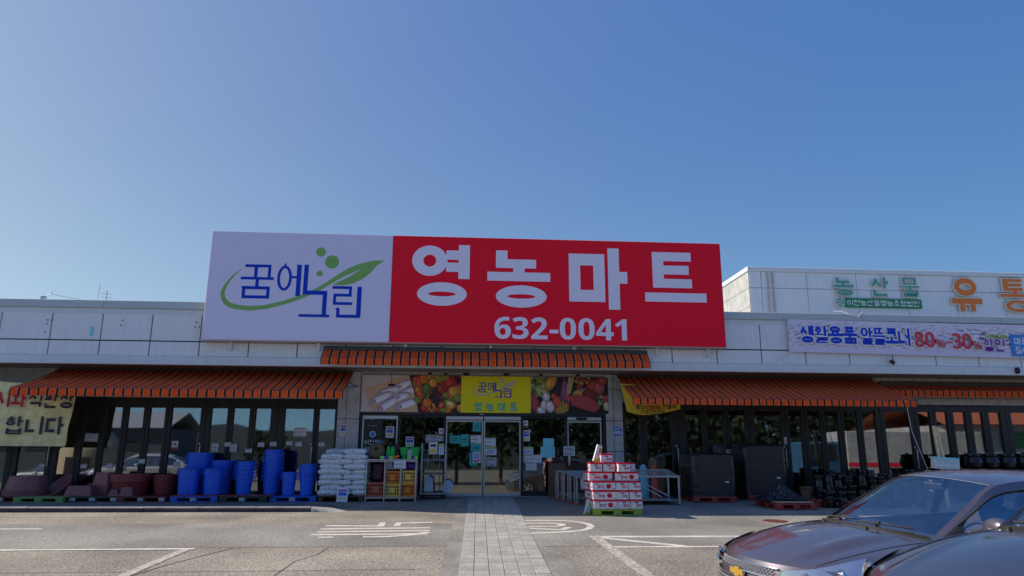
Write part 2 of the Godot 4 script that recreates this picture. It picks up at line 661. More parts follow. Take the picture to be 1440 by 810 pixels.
	wrap.uv1_world_triplanar = true
	wrap.uv1_scale = Vector3(1.2, .5, 1.2)
	wrap.normal_enabled = true
	wrap.normal_texture = noise_tex(0.03, 63, 0, 1, 512, 4, true, 6.0)
	wrap.normal_scale = .7
	wear(mat("cardboard", C(.048, .037, .032), .55), soft, 1.0)
	mat("black_sheet", C(.016, .017, .02), .22)
	mat("black_pot", C(.014, .014, .015), .2)
	mat("brown_pot", C(.12, .075, .05), .5)
	wear(mat("carton", C(.88, .85, .90), .6), soft, 2.0)
	mat("carton_red", C(.72, .03, .06), .5)
	mat("crate_orange", C(.80, .22, .02), .45)
	mat("crate_yellow", C(.82, .52, .09), .45)
	mat("crate_red", C(.58, .12, .06), .45)
	mat("green_goods", C(.01, .48, .08), .5)
	mat("lime_goods", C(.22, .75, .10), .5)
	mat("purple_goods", C(.12, .03, .35), .6)
	mat("orange_goods", C(.75, .16, .02), .6)
	mat("grey_goods", C(.42, .45, .50), .4)
	mat("plum_goods", C(.06, .02, .03), .6)
	mat("wicker", C(.16, .09, .05), .8)
	mat("sign_green", C(.012, .24, .10), .5)
	mat("letter_teal", C(.10, .36, .30), .5)
	mat("letter_orange", C(.82, .19, .03), .5)
	mat("letter_rim", C(.75, .71, .60), .4)
	mat("plate_blue", C(.03, .24, .72), .4)
	for called in ["red_sign", "yellow_print", "sale_red", "logo_blue", "blue_ink", "red_ink", "carton_red"]:
		mats[called].metallic_specular = .15
	mat("poster_black", C(.02, .022, .03), .5)
	wear(mat("hill", C(.022, .032, .03), .95), cloud, .02)
	mat("crown", Color.WHITE, .9)
	mat("trunk", C(.10, .07, .05), .9)
	mat("tan_cloth", C(.45, .38, .25), .9)
	mat("brick_red", C(.20, .07, .05), .9)
	mat("lorry_blue", C(.03, .10, .20), .5)
	mat("far_wall", C(.075, .09, .10), .8)
	mat("tile_orange", C(.45, .13, .06), .8)
	mat("roof_grey", C(.30, .33, .36), .6)
	mat("green_film", C(.03, .22, .10), .5)


# ---------------------------------------------------------------- things, parts, setting
func numbered(called: String) -> String:
	var k: int = used.get(called, 0)
	used[called] = k + 1
	return called if k == 0 else "%s_%03d" % [called, k]


func tag(o: Node, label: String, category: String, group := "") -> Node:
	o.set_meta("label", label)
	o.set_meta("category", category)
	if group:
		o.set_meta("group", group)
	return o


func thing(called: String, label: String, category: String, at := Vector3.ZERO, turn := 0.0, group := "") -> Node3D:
	var o := Node3D.new()
	o.name = numbered(called)
	o.position = at
	o.rotation.y = turn
	tag(o, label, category, group)
	add_child(o)
	return o


func part(called: String, g, m: Material, parent: Node) -> MeshInstance3D:
	var o := MeshInstance3D.new()
	o.name = called
	if g is Geo:
		o.mesh = g.mesh(m)
	else:
		o.mesh = g
		o.material_override = m
	parent.add_child(o, true)
	return o


# a thing that is one mesh
func single(called: String, label: String, category: String, g: Geo, m: Material, at := Vector3.ZERO, turn := 0.0, group := "") -> MeshInstance3D:
	var o := part(numbered(called), g, m, self)
	o.position = at
	o.rotation.y = turn
	tag(o, label, category, group)
	return o


func setting(called: String, g: Geo, m: Material) -> MeshInstance3D:
	var o := part(called, g, m, self)
	o.set_meta("kind", "structure")
	return o


func dup(src: Node3D, called: String, label: String, at: Vector3, turn := 0.0, group := "") -> Node3D:
	var o: Node3D = src.duplicate()
	o.name = numbered(called)
	o.position = at
	o.rotation = Vector3(0, turn, 0)
	o.set_meta("label", label)
	if group:
		o.set_meta("group", group)
	add_child(o)
	return o


func nth(i: int) -> String:
	return ["first", "second", "third", "fourth", "fifth", "sixth", "seventh", "eighth", "ninth", "tenth", "eleventh", "twelfth"][i]


# ---------------------------------------------------------------- light, air, camera
func make_view() -> void:
	var cam := Camera3D.new()
	cam.name = "camera"
	cam.fov = 43.08
	cam.position = V(0, 0.927, 20)
	cam.rotation_degrees = V(13.29, -4.24, 0.2)
	cam.near = 0.1
	cam.far = 2000.0
	add_child(cam)
	cam.current = true
	var sun_dir := V(-1.15, 1.0, -0.43).normalized()
	var sun := DirectionalLight3D.new()
	sun.name = "sun"
	sun.light_energy = 1.26
	sun.light_color = Color(1.0, 0.95, 0.87)
	sun.light_angular_distance = 0.5
	sun.shadow_enabled = true
	sun.look_at_from_position(sun_dir * 50.0, Vector3.ZERO)
	add_child(sun)
	# clear blue air: paler towards the horizon and towards the sun
	var w := 512
	var h := 256
	var im := Image.create(w, h, false, Image.FORMAT_RGBF)
	for j in h:
		var el := PI / 2.0 - PI * (j + 0.5) / h
		for i in w:
			var az := TAU * (i + 0.5) / w
			var d := V(sin(az) * cos(el), sin(el), -cos(az) * cos(el))
			var up := maxf(d.y, 0.0)
			var hz := exp(-up / 0.20)
			var g := d.angle_to(sun_dir)
			var c := V(.030, .128, .427) + V(.262, .455, .320) * hz
			c *= 1.0 + 1.25 * pow(minf(cos(g), 0.0), 2.0)  # unseen sky opposite the sun, raised further to fill the shaded shop front
			c += V(1.0, .95, .65) * .59 * exp(-g / 0.42) * (1.0 + 4.7 * hz)
			c *= 0.70
			if d.y < 0.0:
				c = V(.20, .21, .21)
			im.set_pixel(i, j, Color(c.x, c.y, c.z))
	var sky := PanoramaSkyMaterial.new()
	sky.panorama = ImageTexture.create_from_image(im)
	var env := Environment.new()
	env.background_mode = Environment.BG_SKY
	env.sky = Sky.new()
	env.sky.sky_material = sky
	env.tonemap_mode = Environment.TONE_MAPPER_LINEAR
	env.tonemap_exposure = 1.5
	env.sdfgi_enabled = true
	env.ssao_enabled = true
	env.ssil_enabled = true
	var we := WorldEnvironment.new()
	we.name = "air"
	we.environment = env
	add_child(we)


# ---------------------------------------------------------------- ground
func strip_on_lot(g: Geo, line: Array, width: float, lift: float, closed := false) -> void:
	var keep := g.xf
	# the plane of the lot: local x, local y = -z of the world
	g.xf = Transform3D(Basis(V(1, 0, 0), V(0, SLOPE, -1), V(0, 1, SLOPE)), V(0, lift * .4, 0))
	var pts := []
	for p in line:
		pts.append(V2(p.x, -p.y))
	g.stroke(pts, width, 1.0, 0.0, closed)
	g.xf = keep


func patch_on_lot(g: Geo, poly: Array, lift: float) -> void:
	for i in range(1, poly.size() - 1):
		var q := []
		for p in [poly[0], poly[i], poly[i + 1]]:
			q.append(V(p.x, lot(p.y) + lift * .4, p.y))
		if (q[1] - q[0]).cross(q[2] - q[0]).y < 0.0:
			g.tri(q[0], q[2], q[1])
		else:
			g.tri(q[0], q[1], q[2])


func make_ground() -> void:
	var g := Geo.new()
	var zs := [[-420.0, -.35], [-.1, -.35], [0.0, -.002], [24.0, lot(24) - .002], [60.0, lot(24) - .002], [420.0, lot(24) - .002]]
	for i in zs.size() - 1:
		var a: Array = zs[i]
		var b: Array = zs[i + 1]
		g.quad(V(-500, a[1], a[0]), V(-500, b[1], b[0]), V(500, b[1], b[0]), V(500, a[1], a[0]))
	setting("parking_lot", g, mats["asphalt"])
	g = Geo.new()
	patch_on_lot(g, [V2(-70, 5.36), V2(-6, 5.32), V2(.18, 5.45), V2(.12, 8.1), V2(-8, 8.2), V2(-70, 8.1)], 0.004)
	patch_on_lot(g, [V2(1.25, 3.0), V2(70, 3.0), V2(70, 8.3), V2(4.2, 8.25), V2(1.14, 8.15)], 0.004)
	patch_on_lot(g, [V2(1.42, .1), V2(60, .1), V2(60, 3.0), V2(1.25, 3.0)], 0.004)
	setting("asphalt_band", g, mats["asphalt_grey"])
	g = Geo.new()
	patch_on_lot(g, [V2(.10, .1), V2(.33, .1), V2(.05, 13), V2(-.24, 13)], 0.008)
	patch_on_lot(g, [V2(1.28, 7.9), V2(1.42, 8.3), V2(1.60, 9.2), V2(1.5, 13), V2(1.0, 13)], 0.008)
	patch_on_lot(g, [V2(-2.6, .1), V2(-.12, .1), V2(-.2, 2.9), V2(-1.6, 2.6), V2(-2.6, 2.7)], 0.006)
	setting("asphalt_patch", g, mats["asphalt_patch"])
	# raised pavement on the left with its row of kerb stones
	g = Geo.new()
	var pv := setting("pavement", g_pavement(), mats["concrete"])
	var kerb := Node3D.new()
	kerb.name = "kerb"
	kerb.set_meta("kind", "structure")
	add_child(kerb)
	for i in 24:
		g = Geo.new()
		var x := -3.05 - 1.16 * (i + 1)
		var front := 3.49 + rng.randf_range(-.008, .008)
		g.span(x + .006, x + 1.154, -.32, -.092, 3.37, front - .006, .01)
		var stone := part("kerb_stone", g, mats["kerb_shaded_side"], kerb)
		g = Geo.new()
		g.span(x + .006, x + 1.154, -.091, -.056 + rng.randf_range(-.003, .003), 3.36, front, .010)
		part("kerb_lit_top", g, mats["kerb"], stone)  # thin strip standing in for the sunlit top of the same stone
	g = Geo.new()
	g.grid([PackedVector3Array([V(-3.05, -.06, 3.36), V(-2.7, -.08, 3.3), V(-2.3, -.15, 3.1)]), PackedVector3Array([V(-3.05, -.06, 3.51), V(-2.75, -.10, 3.5), V(-2.35, lot(3.45) + .002, 3.45)]), PackedVector3Array([V(-3.05, -.17, 3.54), V(-2.8, -.17, 3.54), V(-2.4, -.17, 3.54)])])
	part("kerb_end", g, mats["kerb"], kerb)
	# the block path to the doors, stone by stone
	var path := Node3D.new()
	path.name = "path"
	path.set_meta("kind", "structure")
	add_child(path)
	var meshes := []
	for i in 4:
		g = Geo.new()
		g.box(Vector3.ZERO, V(.188, .06, .264), .005)
		meshes.append(g.mesh(mats["paver%d" % i]))
	for r in 48:
		for k in 6:
			var z := .22 + .27 * r
			var o := MeshInstance3D.new()
			o.name = "paver"
			o.mesh = meshes[rng.randi() % 4]
			o.position = V(.356 - .0285 * z + .194 * (k + .5), lot(z) - .018 + rng.randf_range(-.002, .002), z)
			o.rotation = V(SLOPE + rng.randf_range(-.004, .004), -.0285 + rng.randf_range(-.006, .006), rng.randf_range(-.006, .006))
			path.add_child(o, true)
	# painted lines and the two painted markings
	g = Geo.new()
	strip_on_lot(g, [V2(-30, 6.1), V2(-7.2, 6.03)], .11, .008)
	strip_on_lot(g, [V2(-30, 8.55), V2(-3.83, 8.25)], .12, .012)
	strip_on_lot(g, [V2(2.28, 7.21), V2(12.0, 7.3)], .16, .009)
	strip_on_lot(g, [V2(2.42, 8.28), V2(9.0, 8.35)], .12, .0095)
	strip_on_lot(g, [V2(2.34, 7.25), V2(3.6, 8.25)], .16, .0105)
	setting("parking_line", g, mats["paint"])
	g = Geo.new()
	strip_on_lot(g, [V2(-3.95, 8.3), V2(-4.08, 13)], .14, .011)
	strip_on_lot(g, [V2(2.36, 7.2), V2(2.46, 13)], .17, .0115)
	setting("worn_parking_line", g, mats["worn_paint"])
	g = Geo.new()
	var y := .009
	for ln in [[V2(-2.36, 5.72), V2(-1.36, 5.80)], [V2(-1.36, 5.30), V2(-1.35, 5.86)], [V2(-1.05, 5.30), V2(-1.07, 5.81)], [V2(-.98, 5.37), V2(-.42, 5.32)], [V2(-2.37, 6.18), V2(-.43, 6.06)], [V2(-2.37, 6.55), V2(-.44, 6.42)], [V2(-2.41, 6.87), V2(-.45, 6.81)], [V2(-2.23, 7.17), V2(-1.99, 7.15)], [V2(-1.51, 7.14), V2(-1.09, 7.10), V2(-.67, 6.92), V2(-.45, 6.6)]]:
		y += .0004
		strip_on_lot(g, ln, .15 if absf(ln[0].x - ln[1].x) > .2 else .12, y)
	setting("road_lettering", g, mats["paint"])
	g = Geo.new()
	for ln in [[V2(1.35, 5.10), V2(1.70, 5.06), V2(1.96, 5.08), V2(2.22, 5.15), V2(2.42, 5.33), V2(2.54, 5.6), V2(2.54, 5.9), V2(2.43, 6.25), V2(2.25, 6.48), V2(2.0, 6.62), V2(1.7, 6.72), V2(1.3, 6.80)], [V2(1.32, 5.5), V2(1.85, 5.47), V2(2.04, 5.62), V2(2.0, 5.82), V2(1.85, 5.92), V2(1.3, 5.93)], [V2(1.3, 6.14), V2(1.92, 6.38), V2(2.1, 6.04)]]:
		y += .0004
		strip_on_lot(g, ln, .13, y)
	setting("road_ring", g, mats["paint"])
	g = Geo.new()
	strip_on_lot(g, [V2(-3.3, 8.2), V2(-3.45, 8.6), V2(-3.62, 9.1), V2(-3.78, 9.6), V2(-3.9, 10.2), V2(-4.2, 11.5)], .022, .0065)
	strip_on_lot(g, [V2(-16, 9.9), V2(-9, 10.05), V2(-4.3, 9.98), V2(-2.7, 10.0), V2(-.4, 9.93)], .016, .0062)
	strip_on_lot(g, [V2(-1.9, 8.2), V2(-1.95, 8.8), V2(-2.15, 9.3), V2(-2.2, 10.4)], .016, .0064)
	strip_on_lot(g, [V2(-30, 4.3), V2(-12, 4.4), V2(-6, 4.35), V2(-2.5, 4.5), V2(-.3, 4.2)], .014, .0063)
	setting("crack", g, mats["crack"])
	g = Geo.new()
	g.lathe([V2(0, .004), V2(.16, .004), V2(.17, .012), V2(.24, .012), V2(.25, 0)], 24, Transform3D(Basis(Vector3.RIGHT, SLOPE), V(6.35, lot(5.25), 5.25)))
	setting("drain_cover", g, mats["maroon_pallet"])


func g_pavement() -> Geo:
	var g := Geo.new()
	g.span(-60, -3.05, -.4, -.06, -.6, 3.36)
	g.quad(V(-3.05, -.0601, .05), V(-3.05, -.0601, 3.36), V(-2.3, -.148, 3.1), V(-2.55, -.02, .05))
	return g


# ---------------------------------------------------------------- the shop
func window_unit(b: Node3D, x0: float, x1: float, f0: float, f1: float, top: float, head: float, handle := false, sill := .12) -> MeshInstance3D:
	var g := Geo.new()
	g.span(f0 + .004, x0, -.1, head, -.07, .05, .006)
	g.span(x1, f1 - .004, -.1, head, -.07, .05, .006)
	g.span(x0, x1, top, head, -.07, .047, .006)
	g.span(x0, x1, -.1, sill, -.07, .047, .006)
	g.span(f0 + .004, f1 - .004, head - .03, head + .01, -.07, .07, .004)
	var f := part("window", g, mats["frame"], b)
	g = Geo.new()
	g.span(x0, x1, sill, top, -.012, -.004)
	part("pane", g, mats["pane"], f)
	if handle:
		g = Geo.new()
		g.tube([V(f1 - .06, .75, .05), V(f1 - .06, .75, .09), V(f1 - .06, 1.25, .09), V(f1 - .06, 1.25, .05)], .014, 6)
		g.box(V(f1 - .09, 1.32, .055), V(.03, .05, .02), .004)
		part("handle", g, mats["alu"], f)
	return f


func make_shop() -> void:
	var b := thing("market_building", "long low market hall clad in pale grey metal panels with glazed front", "building")
	var g := Geo.new()
	# hidden core: back wall, roof, side walls, floor, ceiling
	g.span(-34, 34, 4.4, 4.56, -16, 1.0)
	part("roof", g, mats["roof_grey"], b)
	g = Geo.new()
	g.span(-34, 34, -.3, 4.4, -16.2, -16)
	g.span(-34.2, -34, -.3, 4.4, -16.2, 0)
	g.span(34, 34.2, -.3, 4.4, -16.2, 0)
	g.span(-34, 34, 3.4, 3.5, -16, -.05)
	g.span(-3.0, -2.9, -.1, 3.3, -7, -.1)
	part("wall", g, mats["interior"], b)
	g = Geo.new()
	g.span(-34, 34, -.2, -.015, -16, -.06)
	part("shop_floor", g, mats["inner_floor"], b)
	g = Geo.new()
	g.span(-34, 34, 3.24, 4.72, .85, 1.04)
	part("fascia_backing", g, mats["backing"], b)
	g = Geo.new()
	g.span(-34, 34, 3.25, 3.30, -.16, 1.04)
	part("soffit", g, mats["soffit"], b)
	# cladding, panel by panel
	var step := 1.2225
	for k in range(-19, 34):
		var x := -10.22 + step * k
		if not (x > -6.2 and x + step < 6.9):
			g = Geo.new()
			g.span(x + .014, x + step - .014, 3.852, 4.655, 1.03, 1.10 + rng.randf_range(-.002, .002), .006)
			part("wall_panel", g, mats["panel"], b)
		g = Geo.new()
		g.span(x + .014, x + step - .014, 3.462, 3.82, 1.03, 1.10 + rng.randf_range(-.002, .002), .006)
		part("wall_panel", g, mats["panel"], b)
	for k in range(-7, 7):
		g = Geo.new()
		g.span(-1.0 + 4.0 * k + .003, 3.0 + 4.0 * k - .003, 4.66, 4.86, .7, 1.15, .012)
		part("parapet_cap", g, mats["cap"], b)
		g = Geo.new()
		g.span(-2.3 + 4.0 * k + .002, 1.7 + 4.0 * k - .002, 3.235, 3.455, 1.0, 1.145, .008)
		part("fascia_trim", g, mats["trim"], b)
	# strip of old sealant under the cap
	g = Geo.new()
	g.span(-34, -6.5, 4.512, 4.655, 1.101, 1.1045)
	g.span(7.1, 34, 4.512, 4.655, 1.101, 1.1045)
	part("sealant_strip", g, mats["trim"], b)
	# stained fixing holes left by an older sign
	g = Geo.new()
	for p in [V2(-10.32, 4.33), V2(-10.33, 4.24), V2(-10.23, 4.33), V2(-10.35, 4.02), V2(-8.5, 4.35), V2(-8.53, 4.22), V2(-6.68, 4.33), V2(-6.70, 4.21), V2(-6.60, 4.21)]:
		g.box(V(p.x, p.y, 1.102), V(.045, .035, .008), .003, Basis(Vector3.BACK, p.x))
	part("old_fixing", g, mats["old_mark"], b)
	g = Geo.new()
	g.box(V(-9.22, 4.06, 1.108), V(.085, .23, .02), .006)
	part("sticker", g, mats["sky_paper"], b)
	# header over the windows
	for side in [[-30.0, -3.2, 2.5], [4.5, 30.0, 2.66]]:
		var n := int((side[1] - side[0]) / 1.2)
		for k in n:
			var x0: float = side[0] + (side[1] - side[0]) * k / n
			var x1: float = side[0] + (side[1] - side[0]) * (k + 1) / n
			g = Geo.new()
			g.span(x0 + .004, x1 - .004, 2.5, 2.68, -.1, .09, .006)
			g.span(x0 + .004, x1 - .004, 2.69, 3.245, -.1, .06, .006)
			part("header_panel", g, mats["header"], b)
	g = Geo.new()
	g.span(-2.6, 4.1, 2.16, 3.25, -.12, .06)
	part("header_panel", g, mats["header"], b)
	# pillars either side of the entrance, in stacked sheets
	for s in [[-3.16, -2.93], [-2.925, -2.58], [4.05, 4.25], [4.255, 4.52]]:
		for h in [[-.1, 1.16], [1.17, 1.98], [1.99, 2.84], [2.85, 3.24]]:
			g = Geo.new()
			g.span(s[0] + .003, s[1] - .003, h[0], h[1] - .004, -.2, .11 if s[0] in [-3.16, 4.255] else .14, .006)
			part("pillar_sheet", g, mats["column"], b)
	# folding glass fronts
	var left := [[-13.9, -13.2], [-12.95, -12.55], [-12.4, -12.0], [-11.85, -11.42], [-11.14, -10.44], [-10.18, -9.78], [-9.61, -9.22], [-9.08, -8.69], [-8.54, -8.15], [-7.99, -7.61], [-7.44, -6.70], [-6.43, -6.02], [-5.86, -5.45], [-5.29, -4.90], [-4.53, -3.79], [-3.64, -3.23]]
	var right := [[4.60, 4.99], [5.19, 5.88], [6.28, 6.74], [6.87, 7.35], [7.51, 7.97], [8.23, 8.99], [9.21, 9.56], [9.76, 10.11], [10.26, 10.62], [10.79, 11.18], [11.34, 11.72], [11.99, 12.74], [12.99, 13.33], [13.52, 13.84], [14.03, 14.38], [14.58, 14.89], [15.09, 15.43], [15.75, 16.45], [16.7, 17.05], [17.25, 17.6], [17.8, 18.15]]
	for row in [left, right]:
		for i in row.size():
			var a: Array = row[i]
			var f0: float = (row[i - 1][1] + a[0]) / 2 if i > 0 else a[0] - .1
			var f1: float = (row[i + 1][0] + a[1]) / 2 if i < row.size() - 1 else a[1] + .07
			window_unit(b, a[0], a[1], f0, f1, 2.25 if row == left else 2.30, 2.49, a[1] - a[0] > .6)
	# shop wall beyond the last panes
	g = Geo.new()
	g.span(-34, -14.0, -.3, 2.5, -.1, .04)
	g.span(18.22, 34, -.3, 2.5, -.1, .04)
	part("end_wall", g, mats["column"], b)
	make_entrance(b)
	make_upper_block(b)


func make_entrance(b: Node3D) -> void:
	var g := Geo.new()
	g.span(-2.56, 4.04, 2.085, 2.165, -.08, .09, .006)
	g.span(-2.56, -2.5, -.1, 2.085, -.08, .07, .005)
	g.span(3.97, 4.04, -.1, 2.085, -.08, .07, .005)
	part("door_frame", g, mats["frame"], b)
	# fixed panes
	for f in [[-1.55, -.31, .1, "window"], [1.74, 2.96, .14, "window"]]:
		g = Geo.new()
		g.span(f[0], f[0] + .06, -.1, 2.083, -.06, .05, .005)
		g.span(f[1] - .03, f[1] + .03, -.1, 2.083, -.06, .05, .005)
		g.span(f[0] + .06, f[1] - .03, -.1, f[2], -.06, .048, .005)
		g.span(f[0] + .06, f[1] - .03, 2.04, 2.083, -.06, .048, .005)
		var w := part("window", g, mats["frame"], b)
		g = Geo.new()
		g.span(f[0] + .06, f[1] - .03, f[2], 2.04, -.012, -.004)
		part("pane", g, mats["door_pane"], w)
	# poster window in its white frame
	g = Geo.new()
	g.span(-2.497, -2.46, -.1, 2.083, -.05, .05, .005)
	g.span(-1.60, -1.563, -.1, 2.083, -.05, .05, .005)
	g.span(-2.46, -1.60, 1.99, 2.083, -.05, .048, .005)
	g.span(-2.46, -1.60, -.1, .05, -.05, .048, .005)
	var pw := part("window", g, mats["alu"], b)
	g = Geo.new()
	g.span(-2.46, -1.60, .05, 1.99, -.012, -.004)
	part("pane", g, mats["door_pane"], pw)
	# two sliding doors and the single door on the right
	for d in [[-.28, .715, .66], [.735, 1.73, .79], [3.0, 3.94, 3.06]]:
		g = Geo.new()
		var wide := .035
		g.span(d[0], d[0] + wide, .015, 1.975, -.025, .025, .004)
		g.span(d[1] - wide, d[1], .015, 1.975, -.025, .025, .004)
		g.span(d[0] + wide, d[1] - wide, .015, .085, -.025, .023, .004)
		g.span(d[0] + wide, d[1] - wide, 1.93, 1.975, -.025, .023, .004)
		var door := part("sliding_door", g, mats["alu"], b)
		g = Geo.new()
		g.span(d[0] + wide, d[1] - wide, .085, 1.93, -.006, .002)
		part("pane", g, mats["door_pane"], door)
		g = Geo.new()
		g.tube([V(d[2], .85, .02), V(d[2], .85, .06), V(d[2], 1.15, .06), V(d[2], 1.15, .02)], .011, 6)
		part("handle", g, mats["steel"], door)
		g = Geo.new()
		g.span(d[0], d[1] - .004, 1.98, 2.08, -.05, .10, .012)
		part("door_track", g, mats["alu"], b)
	g = Geo.new()
	g.box(V(3.38, 2.03, .125), V(.3, .06, .05), .012)
	part("door_sensor", g, mats["dark"], b)
	g = Geo.new()
	g.box(V(.67, 2.13, .11), V(.13, .03, .04), .008)
	part("door_sensor", g, mats["alu"], b)
	g = Geo.new()
	g.span(-2.5, 3.97, -.1, .012, -.1, .16, .01)
	part("threshold", g, mats["steel"], b)


func make_upper_block(b: Node3D) -> void:
	var x0 := 9.23
	var g := Geo.new()
	g.span(x0 + .05, 33, 4.5, 6.9, -10, -2.06)
	part("upper_hall", g, mats["backing"], b)
	var xs := [x0, 9.62, 11.13, 12.78, 14.44, 16.10, 17.76, 19.4, 21.05, 22.7, 24.4]
	for i in xs.size() - 1:
		for h in [[4.5, 5.5], [5.515, 6.305], [6.32, 6.84]]:
			g = Geo.new()
			g.span(xs[i] + .009, xs[i + 1] - .009, h[0], h[1], -2.07, -2.0 + rng.randf_range(-.002, .002), .005)
			part("wall_panel", g, mats["panel"], b)
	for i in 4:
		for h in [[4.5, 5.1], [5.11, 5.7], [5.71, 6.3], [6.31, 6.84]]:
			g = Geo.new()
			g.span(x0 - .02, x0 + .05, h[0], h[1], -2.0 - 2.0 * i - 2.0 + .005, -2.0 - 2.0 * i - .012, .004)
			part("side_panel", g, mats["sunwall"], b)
	g = Geo.new()
	g.span(x0 - .06, 33, 6.845, 7.0, -10.05, -1.94, .015)
	part("upper_cap", g, mats["trim"], b)
	g = Geo.new()
	for x in [9.82, 9.99]:
		g.tube([V(x, 5.5, -1.96), V(x, 6.82, -1.96)], .025, 8)
	part("downpipe", g, mats["header"], b)
	g = Geo.new()
	g.tube([V(10.35, 4.98, .9), V(10.55, 4.95, 1.0), V(10.7, 4.82, 1.17), V(10.86, 4.76, 1.19), V(11.05, 4.92, 1.1)], .012, 6)
	part("loose_cable", g, mats["carton"], b)
	# raised letters on the upper wall
	var t := thing("green_letters", "row of three raised teal green characters on the upper wall", "sign letters", V(12.0, 6.09, -1.99))
	var letters := [["농", 0.0, .64], ["산", 1.22, .60], ["물", 2.24, .60]]
	for l in letters:
		g = Geo.new()
		write(g, l[0], V(l[1] - .02, 0, .03), V2(l[2], .64), 1.0, .15, .03, .055)
		var o := part("letter", g, mats["letter_rim"], t)
		g = Geo.new()
		write(g, l[0], V(l[1] - .02, 0, .06), V2(l[2], .64), 1.0, .15, .006)
		part("letter_face", g, mats["letter_teal"], o)
	t = thing("orange_letters", "two large raised orange characters at the right end of the upper wall", "sign letters", V(15.9, 5.66, -1.99))
	for l in [["유", 0.0, .98], ["통", 1.68, .98]]:
		g = Geo.new()
		write(g, l[0], V(l[1], 0, .03), V2(l[2], 1.1), 1.0, .165, .05, .06)
		var o := part("letter", g, mats["letter_rim"], t)
		g = Geo.new()
		write(g, l[0], V(l[1], 0, .085), V2(l[2], 1.1), 1.0, .165, .006)
		part("letter_face", g, mats["letter_orange"], o)
	t = thing("green_name_plate", "long green name plate with white characters under the teal letters", "sign", V(13.57, 5.87, -1.99))
	g = Geo.new()
	g.box(V(.02, 0, .04), V(2.54, .30, .06), .008)
	part("plate", g, mats["sign_green"], t)
	g = Geo.new()
	write(g, "이천농산물영농조합법인", V(-1.21, -.095, .072), V2(.195, .19), .221, .12)
	part("lettering", g, mats["white_ink"], t)
	t = thing("round_emblem", "small round teal and white emblem at the left end of the green plate", "sign", V(12.14, 5.87, -1.98))
	g = Geo.new()
	g.lathe([V2(0, .05), V2(.165, .05), V2(.18, .035), V2(.18, 0)], 24, Transform3D(Basis(Vector3.RIGHT, PI / 2), Vector3.ZERO))
	part("disc", g, mats["letter_rim"], t)
	g = Geo.new()
	g.lathe([V2(0, .056), V2(.145, .056), V2(.145, .05)], 24, Transform3D(Basis(Vector3.RIGHT, PI / 2), Vector3.ZERO))
	part("disc_face", g, mats["letter_teal"], t)
	g = Geo.new()
	write(g, "이천", V(-.11, .0, .06), V2(.1, .09), .115, .13)
	write(g, "영농", V(-.11, -.10, .06), V2(.1, .08), .115, .13)
	part("lettering", g, mats["white_ink"], t)


# ---------------------------------------------------------------- the big sign
func make_sign() -> void:
	var t := thing("market_sign", "huge billboard, white with logo on the left and red with white characters on the right", "billboard", V(0, 3.83, 1.1))
	var o := V(0, -3.83, -1.1)
	var g := Geo.new()
	g.xf.origin = o
	g.span(-6.42, 7.06, 3.825, 6.70, 1.11, 1.385, .01)
	part("sign_box", g, mats["sign_edge"], t)
	g = Geo.new()
	g.xf.origin = o
	g.span(-6.405, -1.772, 3.85, 6.688, 1.385, 1.40, .004)
	part("white_panel", g, mats["white_sign"], t)
	g = Geo.new()
	g.xf.origin = o
	g.span(-1.762, 7.045, 3.85, 6.688, 1.385, 1.40, .004)
	part("red_panel", g, mats["red_sign"], t)
	for x in [-5.8, -3.6, -1.4, 0.8, 3.0, 5.2, 6.6]:
		g = Geo.new()
		g.xf.origin = o
		g.span(x, x + .08, 3.62, 3.83, 1.105, 1.2, .006)
		part("bracket", g, mats["trim"], t)
	for l in [["영", -1.28, 4.82, 1.54, 1.65], ["농", .76, 4.81, 1.60, 1.66], ["마", 2.86, 4.80, 1.60, 1.68], ["트", 4.96, 4.96, 1.60, 1.45]]:
		g = Geo.new()
		g.xf.origin = o
		write(g, l[0], V(l[1], l[2], 1.401), V2(l[3], l[4]), 1.0, .19, .005)
		part("letter", g, mats["sign_white"], t)
	g = Geo.new()
	g.xf.origin = o
	g.text_mesh("632-0041", V(2.665, 4.27, 1.401), .58, 3.47)
	part("phone_number", g, mats["sign_white"], t)
	logo(t, Transform3D(Basis(), o + V(0, 0, 1.402)), "logo_blue", "logo_green")


